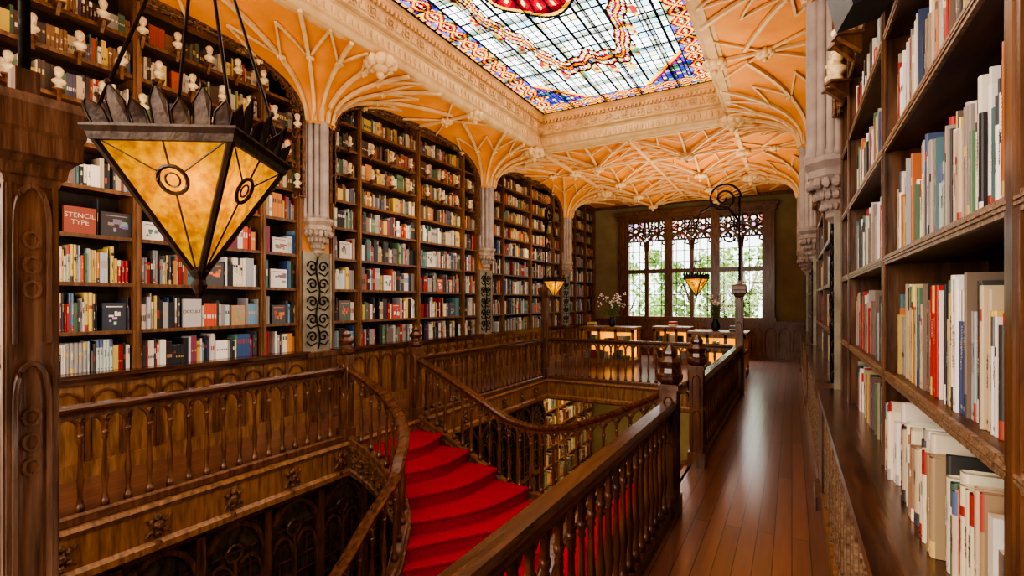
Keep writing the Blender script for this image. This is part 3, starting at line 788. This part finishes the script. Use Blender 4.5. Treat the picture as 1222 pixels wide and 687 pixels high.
for p in ((RX,3.92),(RX,5.18),(LX,4.18),(LX,5.42)): newel(*p)
RI=.14; NS=20
def ly(k): return 3.60-(.18*k if k<=8 else .18*8+.26*(k-8))
def ry(k): return ly(k)-.40
inner=[(LX+.08,4.18,-.02),(-4.18,4.20,-RI),(-3.85,4.13,-2*RI),(-3.54,3.98,-3*RI),(-3.32,3.78,-4*RI),(-3.20,3.58,-5*RI)]+[(-3.13,ly(k),-(5+k)*RI) for k in (1,2,3)]
inner=smoothp(inner)+[Vector((-3.11,ly(k),-(5+k)*RI)) for k in range(4,NS)]
balustrade(inner,'curving dark wooden stair balustrade sweeping down beside red steps',True)
innr=smoothp([(RX-.03,3.84,-.04),(-.92,3.74,-RI),(-1.0,3.6,-2*RI),(-1.10,3.45,-3*RI),(-1.22,3.32,-4*RI),(-1.32,3.2,-5*RI)]+[(-1.36,ry(k),-(5+k)*RI) for k in (1,2,3)])+[Vector((-1.36,ry(k),-(5+k)*RI)) for k in range(4,NS)]
balustrade(innr,'dark wooden stair balustrade descending from the walkway opening',True,.13)
outer=smoothp([(LX+.08,5.42,-.02),(-4.1,5.40,-.16),(-3.7,5.36,-.33),(-3.3,5.31,-.50),(-2.95,5.27,-.64),(-2.6,5.25,-.68),(-2.2,5.25,-.62),(-1.8,5.24,-.47),(-1.4,5.22,-.28),(-1.1,5.2,-.12),(RX-.08,5.18,-.02)])
balustrade(outer,'swooping dark wooden balustrade dipping over the stair landing',True)

# ---------------------------------------------------------------- staircase
st=thing('staircase',(-2.4,3.5,-.9),'forked staircase with curved steps covered in scarlet carpet','staircase')
I=[(-4.47,4.2),(-4.15,4.20),(-3.84,4.13),(-3.54,3.98),(-3.32,3.80)]
O=[(-4.47,5.38),(-4.05,5.36),(-3.60,5.31),(-3.15,5.26),(-2.70,5.21)]
Jr=[(-.88,3.82),(-.94,3.7),(-1.03,3.58),(-1.13,3.44),(-1.25,3.30)]
Or=[(-.88,5.16),(-1.15,5.16),(-1.45,5.18),(-1.8,5.20),(-2.15,5.21)]
def nose(a,b,bul,n=32):
    a,b=Vector(a),Vector(b); d=b-a; nn=Vector((d.y,-d.x)).normalized(); return [tuple(a+d*(k/n)+nn*bul*math.sin(pi*k/n)) for k in range(n+1)]
def step(A,B,z,th=.2):
    mb=MB(); n=len(A)
    for k in range(n-1):
        mb.quad((*A[k],z),(*A[k+1],z),(*B[k+1],z),(*B[k],z))
        mb.quad((*A[k],z-th),(*B[k],z-th),(*B[k+1],z-th),(*A[k+1],z-th))
        mb.quad((*B[k],z-th),(*B[k],z),(*B[k+1],z),(*B[k+1],z-th))
        mb.quad((*A[k],z-th),(*A[k+1],z-th),(*A[k+1],z),(*A[k],z))
    mb.quad((*A[0],z-th),(*A[0],z),(*B[0],z),(*B[0],z-th)); mb.quad((*A[-1],z-th),(*B[-1],z-th),(*B[-1],z),(*A[-1],z))
    mb.tube([(*p,z-.016) for p in B],.024,8)
    obj('step',mb,'red',st)
for sg,(II,OO) in ((1,(I,O)),(-1,(Jr,Or))):
    for k in range(4):
        b0=0 if k==0 else .16
        step(nose(II[k],OO[k],sg*b0),nose(II[k+1],OO[k+1],sg*.16),-RI*(k+1))
def front(k):
    b=max(.12,1.46-.20*k) ; return nose((-1.34,ry(k)),(-3.19,ly(k)),b)
mb=MB(); pl=nose(I[4],O[4],.16)
FR=front(0)
land=pl+nose(Or[4],Jr[4],.16)+FR
mb.poly([(x,y,-5*RI) for x,y in land]); mb.poly([(x,y,-5*RI-.2) for x,y in land][::-1])
for k in range(len(land)):
    a,b=land[k],land[(k+1)%len(land)]; mb.quad((*a,-5*RI-.2),(*b,-5*RI-.2),(*b,-5*RI),(*a,-5*RI))
mb.tube([(*p,-5*RI-.016) for p in FR],.024,8)
obj('landing',mb,'red',st)
for k in range(NS-1): step(front(k),front(k+1),-RI*(6+k),.2)
mb=MB()
rect=[(HX0,HY0,0),(HX0,HY1,0),(HX1,HY1,0),(HX1,HY0,0)]
mb.sweep(rect,[(-.02,-.32),(-.02,.0),(.04,.0),(.05,-.03),(.03,-.06),(.02,-.08),(.02,-.30),(.05,-.33),(.05,-.38),(.0,-.42),(-.02,-.42)],closed=True)
struct('trim_6',mb,'oak')
for x0_,nx_ in ((HX0,1),(HX1,-1)):
    y=.9
    while y<9.3:
        if not(4.1<y<5.5):
            mb=MB(); x=x0_+nx_*.04
            for (dy,dz,s) in ((0,-.19,.045),(0,-.12,.03),(0,-.26,.03),(.05,-.15,.022),(-.05,-.15,.022),(.05,-.23,.022),(-.05,-.23,.022),(0,-.33,.03)): mb.blob((x,y+dy,dz),s,7,5,.25,(.6,1,1))
            mb.tube([(x,y-.09,-.12),(x,y-.03,-.19),(x,y-.09,-.26)],.01,5); mb.tube([(x,y+.09,-.12),(x,y+.03,-.19),(x,y+.09,-.26)],.01,5)
            obj('carved_ornament',mb,'carve',label='carved wooden leaf ornament on the gallery edge',cat='ornament',group='carved ornaments along the gallery fascia')
        y+=.62
e=thing('gothic_screen',(-4.62,4.7,ZL),'dark wooden gothic arched screen with dim leaded glass','wooden screen')
mb=MB(); gl=MB(); y=.6
while y<9.2:
    y2=y+.65
    mb.box(-4.66,-4.56,y-.04,y+.04,ZL,-.42); gothic(mb,(-4.60,y),(-4.60,y+.65),-1.9,-1.0,-.5,0,.035); gothic(mb,(-4.60,y+.04),(-4.60,y+.325),-1.9,-1.15,-.85,0,.02); gothic(mb,(-4.60,y+.325),(-4.60,y+.61),-1.9,-1.15,-.85,0,.02)
    mb.box(-4.64,-4.58,y+.31,y+.34,ZL,-.85)
    mb.tube([(-4.6,y+.325+.08*math.cos(q*pi/6),-.78+.08*math.sin(q*pi/6)) for q in range(12)],.014,5,closed=True)
    for q in range(1,8): mb.box(-4.625,-4.605,y+.04,y+.61,-.6-q*.17-.006,-.6-q*.17+.006)
    for q in (1,3): mb.box(-4.625,-4.605,y+q*.1625-.005,y+q*.1625+.005,-1.9,-.9)
    gl.box(-4.64,-4.63,y,y2,-1.9,-.42); gl.box(-4.66,-4.62,y,y2,ZL,-1.9)
    y=y2
for z in (-.45,-1.9,-3.2): mb.box(-4.66,-4.56,.6,9.5,z-.03,z+.03)
obj('frame',mb,'wood',e); obj('dim_glazing',gl,'dimglass',e)
e=thing('bookcase',(-5.9,8,ZL),'long dark bookcase on the ground floor','bookcase','bookcases along the gallery walls')
mb=MB()
for li in range(8): mb.box(-6.08,-5.75,.3,15.9,ZL+.32+li*.5,ZL+.35+li*.5)
y=.4
while y<15.9: mb.box(-6.08,-5.74,y-.03,y+.03,ZL,-.35); y+=1.4
obj('shelves',mb,'oak',e)
for (x,y) in ((-2.6,8.6),(-3.6,7.0),(-1.7,7.0)):
    e=thing('display_table',(x,y,ZL),'wooden ground floor display table stacked with books','table','ground floor display tables')
    mb=MB(); mb.box(x-.6,x+.6,y-.4,y+.4,ZL+.72,ZL+.78); obj('table_top',mb,'oak',e)
    for sx in(-1,1):
        for sy in (-1,1):
            mb=MB(); mb.lathe([(.05,0),(.05,.1),(.03,.15),(.045,.4),(.03,.6),(.05,.72)],8,x+sx*.5,y+sy*.32,ZL); obj('leg',mb,'wood',e)
    mb=MB()
    for k in range(12):
        xx=x-.5+(k%6)*.165; yy=y-.3+(k//6)*.33; c=jc(random.choice(PAL)); mb.box(xx,xx+.15,yy,yy+.22,ZL+.781,ZL+.80+.12*R(),c)
    obj('books',mb,'book',label='stacks of books on a ground floor table',cat='books',kind='stuff')

# ---------------------------------------------------------------- lamp posts and lanterns
def lamp_post(x,y,lx,ly,zap,label,hp=1.72,mt='wood',w=.06):
    e=thing('lamp_post',(x,y,0),label,'lamp post','lamp posts at the stairwell')
    k=hp-1.72; f=w/.06
    mb=MB(); mb.box(x-.075*f,x+.075*f,y-.075*f,y+.075*f,0,.2); mb.box(x-w,x+w,y-w,y+w,.2,hp)
    for sx,sy in ((1,0),(-1,0),(0,1),(0,-1)):
        px,py=x+sx*w,y+sy*w; g=.042*f
        for zz,zt in ((.25,.8),(.9,1.25+k),(1.3+k,1.68+k)):
            gothic(mb,(px-sy*g,py-sx*g),(px+sy*g,py+sx*g),zz,zt-.09,zt,0,.008)
            for dz in (.13,.19,.25): mb.tube([(px+sy*.016*math.cos(q*pi/4),py+sx*.016*math.cos(q*pi/4),zt-dz+.02*math.sin(q*pi/4)) for q in range(8)],.005,4,closed=True)
        for sgn in (-1,1): mb.box(px+(sy*sgn*w*.9)-.005,px+(sy*sgn*w*.9)+.005,py+(sx*sgn*w*.9)-.005,py+(sx*sgn*w*.9)+.005,.2,hp)
    obj('post',mb,mt,e)
    mb=MB(); q=math.sqrt(2)*f
    mb.lathe([(.064*q,1.68),(.072*q,1.70),(.080*q,1.705),(.084*q,1.73),(.098*q,1.745),(.112*q,1.75),(.112*q,1.80),(.118*q,1.81),(.118*q,1.87),(.105*q,1.895),(.03*q,1.91),(.03*q,1.97)],4,x,y,k,pi/4)
    obj('cap',mb,mt,e)
    mb=MB(); d=Vector((lx-x,ly-y,0)); L=d.length; d.normalize(); tk=.019 if y>5 else .012
    mb.tube([(x,y,1.90+k),(x,y,3.45)],tk,8)
    def pt(a,z): return (x+d.x*a,y+d.y*a,z)
    mb.tube([pt(L*.0,3.0),pt(L*.25,3.25),pt(L*.6,3.32),pt(L*.9,3.2),pt(L,3.02),pt(L,2.9)],tk,6)
    rr=min(.28,L*.5)
    mb.tube([pt(rr*.9-(rr*(1-t/44))*math.cos(t*.33),3.42+(rr*(1-t/44))*math.sin(t*.33)) for t in range(40)],tk,6)
    mb.tube([pt(rr*.6-(.12*(1-t/24))*math.cos(t*.4),2.75-(.12*(1-t/24))*math.sin(t*.4)) for t in range(20)],tk*.7,6)
    obj('iron_scroll_arm',mb,'iron',e,True)
    mb=MB(); z=zap
    while z<2.95:
        mb.tube([(lx+.010*math.cos(q_*pi/3),ly,z+.02*math.sin(q_*pi/3)) for q_ in range(6)],.004,4,closed=True); z+=.034
    obj('chain',mb,'iron',e)
def lantern(x,y,zr_,rot,apex,sc=1.0,power=1.2,label=''):
    e=thing('lantern',(x,y,zr_),label,'lantern','hanging amber lanterns')
    Rr=.222*sc; hgt=.33*sc
    cs=[(x+Rr*math.cos(rot+k*pi/2),y+Rr*math.sin(rot+k*pi/2),zr_) for k in range(4)]; ap=(x,y,zr_-hgt)
    for k in range(4):
        a,b=cs[k],cs[(k+1)%4]; mb=MB()
        mb.poly([a,b,ap]); obj('glass_panel',mb,'amber',e)
        mb=MB(); A,B,C=Vector(a),Vector(b),Vector(ap); cen=A*.36+B*.36+C*.28; u=(B-A).normalized(); v=(C-(A+B)/2).normalized(); nrm=u.cross(v)
        if nrm.dot(cen-Vector((x,y,zr_-.1)))<0: nrm=-nrm
        off=nrm*.003; r_=.034*sc
        mb.tube([tuple(cen+off+u*r_*math.cos(q*pi/8)+v*r_*math.sin(q*pi/8)) for q in range(16)],.005*sc,5,closed=True)
        mb.tube([tuple(cen+off+u*r_*.5*math.cos(q*pi/8)+v*r_*.5*math.sin(q*pi/8)) for q in range(16)],.0025*sc,4,closed=True)
        for T in (A,B,C,(A+B)/2):
            dd=(T-cen).normalized(); mb.tube([tuple(cen+off+dd*r_),tuple(T+off)],.0022*sc,4)
        obj('lead_tracery',mb,'bronze',e)
    mb=MB()
    for k in range(4): mb.tube([cs[k],ap],.009*sc,6)
    mb.lathe([(Rr*.98,-.012*sc),(Rr*1.03,-.012*sc),(Rr*1.06,.004),(Rr*1.11,.016*sc),(Rr*1.11,.022*sc),(Rr*1.03,.026*sc),(Rr*.95,.030*sc),(Rr*.5,.05*sc),(Rr*.2,.065*sc)],4,x,y,zr_,rot)
    mb.lathe([(.0,-.05*sc),(.012*sc,-.035*sc),(.02*sc,-.015*sc),(.012*sc,.0),(.024*sc,.02*sc),(.01*sc,.04*sc)],10,x,y,zr_-hgt)
    obj('frame',mb,'bronze',e)
    mb=MB()
    for k in range(4):
        a,b=Vector(cs[k]),Vector(cs[(k+1)%4]); cn=Vector((x,y,zr_)); 
        for j in range(7):
            u=(b-a).normalized(); mid=a.lerp(b,(j+.5)/7); ou=(mid-cn).normalized(); c=mid+Vector((0,0,.022*sc)); hh=(.055+.035*(j%2))*sc
            # flared solid scallop leaf
            w_=.019*sc; fl=ou*.03*sc
            p=[c-u*w_,c+u*w_,c+u*w_*1.05+fl*.5+Vector((0,0,hh*.6)),c+fl+Vector((0,0,hh)),c-u*w_*1.05+fl*.5+Vector((0,0,hh*.6))]
            mb.poly([tuple(v) for v in p]); mb.poly([tuple(v-ou*.003) for v in p][::-1])
            mb.tube([tuple(v) for v in (p[0],p[4],p[3],p[2],p[1])],.0026*sc,4)
            if j%2: mb.blob(tuple(p[3]),.007*sc,6,4)
    obj('crown_cresting',mb,'bronze',e)
    for k in range(4):
        mb=MB(); c=cs[k]; mb.tube([(c[0],c[1],c[2]+.03*sc),(x+(c[0]-x)*.08,y+(c[1]-y)*.08,apex)],.0045*sc,6); obj('suspension_rod',mb,'iron',e)
    mb=MB(); mb.lathe([(.0,-.10),(.02,-.09),(.03,-.06),(.02,-.03),(.014,.03),(.014,.06)],10,x,y,zr_); obj('bulb',mb,'bulb',e,True)
    vd=Vector((-x,-y,0)).normalized()*.075*sc; rt=Vector((vd.y,-vd.x,0))*(-.2)
    l=bpy.data.lights.new('lantern_light','POINT'); l.energy=power; l.color=(1,.86,.5); l.shadow_soft_size=.01
    lo=bpy.data.objects.new('lantern_light',l); lo.location=(x+vd.x+rt.x,y+vd.y+rt.y,zr_-.07*sc); link(lo)
lamp_post(-1.66,YN,-1.24,.68,2.55,'weathered carved gothic wooden post with square moulded cap',1.92,'post',.047)
lamp_post(-.80,9.6,-1.5,9.5,2.35,'slim dark post with iron scroll arm beside the walkway')
lamp_post(-4.54,9.6,-4.2,9.3,2.35,'slim dark post with iron scroll arm near the bookcases')
lantern(-1.235,.685,1.95,math.radians(-12),2.55,.90,.5,'large lit amber glass lantern shaped as an inverted pyramid')
lantern(-1.5,9.5,2.02,math.radians(-60),2.35,1.0,1.6,'lit amber inverted pyramid lantern hanging near the window')
lantern(-4.2,9.3,2.02,math.radians(-60),2.35,1.0,1.6,'lit amber inverted pyramid lantern hanging before the bookcases')

# ---------------------------------------------------------------- window
mb=MB()
mb.box(WX0-.2,WX0,YB-.12,YB+.1,0.9,4.4); mb.box(WX1,WX1+.2,YB-.12,YB+.1,.9,4.4); mb.box(WX0-.25,WX1+.25,YB-.18,YB+.1,4.2,4.32); mb.box(WX0-.3,WX1+.3,YB-.25,YB+.1,4.32,4.42)
mb.box(WX0-.25,WX1+.25,YB-.2,YB+.1,1.05,1.15)
NL=3; lw=(WX1-WX0)/NL
for k in range(NL+1):
    x=WX0+k*lw; mb.box(x-.12,x+.12,YB-.08,YB+.1,1.15,4.2)
for k in range(NL):
    x=WX0+(k+.5)*lw; mb.box(x-.06,x+.06,YB-.02,YB+.1,1.15,3.5)
mb.box(WX0,WX1,YB-.04,YB+.1,2.50,2.62)
for k in range(NL*2):
    xa=WX0+k*lw/2; xb=xa+lw/2; xm=(xa+xb)/2
    gothic(mb,(xa+.03,YB-.02),(xb-.03,YB-.02),3.2,3.25,3.72,0,.05)
    for q in (-1,1):
        mb.tube([(xm+q*.26,YB-.01,3.36),(xm+q*.15,YB-.01,3.40),(xm+q*.17,YB-.01,3.52)],.026,5)
        mb.tube([(xm+q*.17,YB-.01,3.52),(xm+q*.06,YB-.01,3.54),(xm,YB-.01,3.68)],.026,5)
        mb.tube([(xm+q*.33,YB-.02,4.20),(xm+q*.24,YB-.02,3.86),(xm,YB-.02,3.74)],.045,5)
        mb.tube([(xm+q*.33,YB-.02,3.74),(xm+q*.2,YB-.02,3.78),(xm+q*.30,YB-.02,3.96)],.034,5)
    for (ox,oz,r0) in ((0,4.02,.09),(0,3.84,.07),(-.10,3.93,.06),(.10,3.93,.06),(-.22,4.08,.07),(.22,4.08,.07),(-.24,3.62,.06),(.24,3.62,.06)):
        mb.tube([(xm+ox+r0*math.cos(q*pi/5),YB-.02,oz+r0*math.sin(q*pi/5)) for q in range(10)],.026,5,closed=True)
    mb.tube([(xa+.10*math.cos(q*pi/6),YB-.05,3.74+.10*math.sin(q*pi/6)) for q in range(12)],.035,5,closed=True)
    mb.box(xa,xb,YB-.02,YB+.04,4.10,4.2)
struct('window_1',mb,'wood')
mb=MB()
for k in range(NL*2):
    xa=WX0+k*lw/2; n=3
    for j in range(1,n): x=xa+lw/2*j/n; mb.box(x-.009,x+.009,YB+.02,YB+.04,1.15,3.5)
z=1.48
while z<3.4: mb.box(WX0,WX1,YB+.02,YB+.04,z-.009,z+.009); z+=.34
struct('trim_7',mb,'iron')
mb=MB(); mb.quad((WX0,YB+.05,1.15),(WX1,YB+.05,1.15),(WX1,YB+.05,3.5),(WX0,YB+.05,3.5)); struct('window_3',mb,'glass')
mb=MB(); r_=.05
nxx=int((WX1-WX0)/r_); nzz=14
for i in range(nxx):
    for j in range(nzz):
        x=WX0+i*r_; z=3.5+j*r_; q=hsh(i//2,j//2)
        c=(0.22,.14,.26) if q<.2 else ((.32,.09,.08) if q<.4 else ((.48,.44,.40) if q<.8 else (.34,.38,.34)))
        if i%4==0 or j%4==0: c=(.01,.01,.01)
        mb.quad((x,YB+.05,z),(x+r_,YB+.05,z),(x+r_,YB+.05,z+r_),(x,YB+.05,z+r_),c)
struct('window_4',mb,'stained')
mb=MB(); mb.box(-5.7,.3,YB-.05,YB,0,1.0); mb.box(-5.7,.3,YB-.09,YB,.98,1.05)
x=-5.6
while x<.2: mb.box(x-.03,x+.03,YB-.07,YB-.05,.15,.98); gothic(mb,(x+.04,YB-.06),(x+.31,YB-.06),.2,.65,.85,0,.012); x+=.35
struct('baseboard_back',mb,'wood')
mb=MB(); mb.box(-5.75,.35,YB-.06,YB,4.62,4.72); struct('trim_8',mb,'wood')
for (x,y) in ((-6.1,20.6),(-1.5,20.6),(-3.9,23.6),(.9,23.6),(-8.6,23.6)):
    e=thing('tree',(x,y,ZL),'leafy green tree outside the window','tree','trees outside the window')
    mb=MB(); mb.tube([(x,y,ZL),(x+.1,y,0),(x,y,2)],[.2,.15,.06],8)
    for q in range(5): mb.tube([(x,y,.3+q*.4),(x+(R()-.5)*1.8,y+(R()-.5),1.2+q*.6)],[.05,.02],5)
    obj('trunk',mb,'bark',e)
    mb=MB()
    for k in range(36):
        cx,cy,cz=x+(R()-.5)*3.3,y+(R()-.5)*1.0,1.3+(R()-.5)*4.4
        rr=.35+.35*R()
        for q in range(90):
            v=Vector((R()-.5,R()-.5,R()-.5)).normalized()*rr*(.4+.6*R()); p=Vector((cx,cy,cz))+v
            a=Vector((R()-.5,R()-.5,R()-.5)).normalized()*.11; b=a.cross(Vector((R()-.5,R()-.5,R()-.5))).normalized()*.065
            mb.quad(tuple(p-a),tuple(p+b),tuple(p+a),tuple(p-b))
    obj('foliage',mb,'green',e)
# ---------------------------------------------------------------- display cases and flowers
def case(x0,x1,y0,y1,label):
    e=thing('display_case',((x0+x1)/2,(y0+y1)/2,0),label,'display case','lit display cases')
    mb=MB(); mb.box(x0,x1,y0,y1,0,.12); mb.box(x0-.03,x1+.03,y0-.03,y1+.03,.90,.95)
    n=3
    for q in range(n+1):
        px=x0+(x1-x0-.06)*q/n
        for py in (y0,y1-.06): mb.box(px,px+.06,py,py+.06,.12,.9)
    mb.box(x0,x1,y0,y1,.5,.53); mb.box(x0,x1,y0,y0+.05,.82,.9); obj('wooden_frame',mb,'oak',e)
    mb=MB(); mb.box(x0+.08,x1-.08,y1-.14,y1-.11,.14,.49); mb.box(x0+.08,x1-.08,y1-.14,y1-.11,.54,.88); obj('lit_panel',mb,'lit',e)
    mb=MB()
    for zz in (.12,.53):
        xx=x0+.1
        while xx<x1-.15:
            w_=.05+.1*R(); mb.box(xx,xx+w_,y0+.12,y0+.3,zz+.001,zz+.08+.16*R(),jc(random.choice(PAL))); xx+=w_+.04
    obj('displayed_goods',mb,'book',e)
    mb=MB(); mb.quad((x0,y0+.02,.12),(x1,y0+.02,.12),(x1,y0+.02,.9),(x0,y0+.02,.9)); obj('glass_panel',mb,'glass',e)
    mb=MB(); mb.quad((x0+.01,y0,.12),(x0+.01,y1,.12),(x0+.01,y1,.9),(x0+.01,y0,.9)); obj('side_glass',mb,'glass',e)
    l=bpy.data.lights.new('case_light','POINT'); l.energy=3; l.color=(1,.6,.18); l.shadow_soft_size=.04
    lo=bpy.data.objects.new('case_light',l); lo.location=((x0+x1)/2,(y0+y1)/2,.84); link(lo)
case(-4.9,-3.5,12.6,13.3,'wooden glass-fronted display case glowing warm yellow inside')
case(-2.0,-.85,11.6,12.6,'wooden shop counter case lit yellow beside the walkway')
case(-3.2,-2.3,13.4,14.0,'small wooden display case lit yellow near the window')
def flowers(x,y,z):
    e=thing('vase_of_flowers',(x,y,z),'dark vase holding tall sprigs of white flowers','flowers','vases of flowers')
    mb=MB(); mb.lathe([(.05,0),(.08,.03),(.10,.1),(.08,.18),(.05,.22),(.06,.26)],12,x,y,z); obj('vase',mb,'black',e,True)
    s=MB(); f=MB()
    for k in range(20):
        a=2*pi*R(); r=.36*R()**.6; h=.3+.35*R(); tip=(x+r*math.cos(a),y+r*math.sin(a),z+.2+h)
        s.tube([(x,y,z+.2),(x+r*.3*math.cos(a),y+r*.3*math.sin(a),z+.2+h*.6),tip],.006,4)
        for q in range(5): f.blob((tip[0]+.1*(R()-.5),tip[1]+.1*(R()-.5),tip[2]+.14*(R()-.6)),.018,5,4,.3)
        for q in range(3): p=(x+r*.6*math.cos(a)+.08*(R()-.5),y+r*.6*math.sin(a),z+.2+h*.7*R()+.05); s.blob(p,.03,5,4,.4,(1,1,.5))
    obj('stems',s,'stem',e); o=obj('blossoms',f,'white',e); o['kind']='stuff'
flowers(-4.15,12.9,.95); flowers(-1.5,12.1,.95)
for (x,y) in ((-4.7,12.9),(-2.75,13.7),(-1.1,12.0)):
    mb=MB(); zz=.951
    for k in range(4):
        t=.02+.02*R(); c=jc(random.choice(PAL)); mb.box(x-.1+.01*R(),x+.1,y-.13,y+.13+.01*R(),zz,zz+t,c); zz+=t
    obj('book_stack',mb,'book',label='small stack of books lying on a display case',cat='books',group='book stacks on the display cases')

# ---------------------------------------------------------------- lights
def area(name,loc,normal,sx,sy,e,col=(1,1,1)):
    l=bpy.data.lights.new(name,'AREA'); l.shape='RECTANGLE'; l.size=sx; l.size_y=sy; l.energy=e; l.color=col
    o=bpy.data.objects.new(name,l); o.location=loc; o.rotation_mode='QUATERNION'; o.rotation_quaternion=Vector(normal).to_track_quat('-Z','Y'); link(o); return o
area('skylight_daylight',((GX0+GX1)/2,(GY0+GY1)/2,6.3),(0,0,-1),4.2,10,620,(.97,.98,1))
area('window_daylight',(-2.7,19.0,6.6),(0,-.88,-.47),5,3,2800,(1,.99,.97))
W_=(1,.72,.40); N_=(1,.89,.76)
for y in (2.5,6.9,11.3):
    area('ceiling_fill',(XL+.75,y,2.5),(0,0,1),.4,2.4,22,W_); area('ceiling_fill',(XR-.75,y,2.7),(0,0,1),.3,2.4,16,W_)  # added fill from below to warm the vault; no fixture stands here
    area('shelf_fill',(-1.25,y,2.75),(-.8,0,.6),1.8,.3,50,N_)  # added fill brightening the left bookcases, unseen from the camera
    area('shelf_fill',(-.95,y,2.95),(.8,0,.62),1.8,.3,22,N_)  # same kind of added fill, turned to the right bookcases
for y in (1.8,3.2,6.4,8.4): area('low_fill',(-1.0,y,1.15),(-.9,0,-.42),1.0,.25,12,(1,.88,.72))  # added fill in mid-air, lifts the stair and left balustrade
for y in (11,14): area('ceiling_fill',(-2.7,y,2.8),(0,0,1),2.0,1.2,28,W_)  # added fill for the far ceiling, not a fixture
area('front_fill',(-2.4,-2.6,2.4),(.12,.99,-.18),4.5,2.8,320,N_)
for y in (6.5,9.5,13): area('ground_floor_fill',(-5.2,y,-.5),(0,0,-1),.6,2,30,(1,.76,.46))  # added unseen fill under the left gallery for the lower bookcase
for y in (10.5,13): area('ground_floor_fill',(-2.7,y,-.5),(0,0,-1),2,2,90,(1,.78,.48))  # added unseen fill for the ground floor beyond the stairwell
w=bpy.data.worlds.new('sky'); bpy.context.scene.world=w; w.use_nodes=True
bg=w.node_tree.nodes['Background']; bg.inputs[0].default_value=(.93,.97,1.0,1); bg.inputs[1].default_value=3.2

# ---------------------------------------------------------------- camera
cam=bpy.data.cameras.new('camera'); cam.sensor_width=36; cam.lens=36*600/1222; cam.shift_y=16.5/1222; cam.clip_start=.02
co=bpy.data.objects.new('camera',cam); co.location=(0,0,H); co.rotation_euler=(pi/2,0,TH); link(co)
bpy.context.scene.camera=co
try:
    bpy.context.scene.view_settings.look='AgX - High Contrast'
except Exception as ex: print(ex)
print('books',len(books))
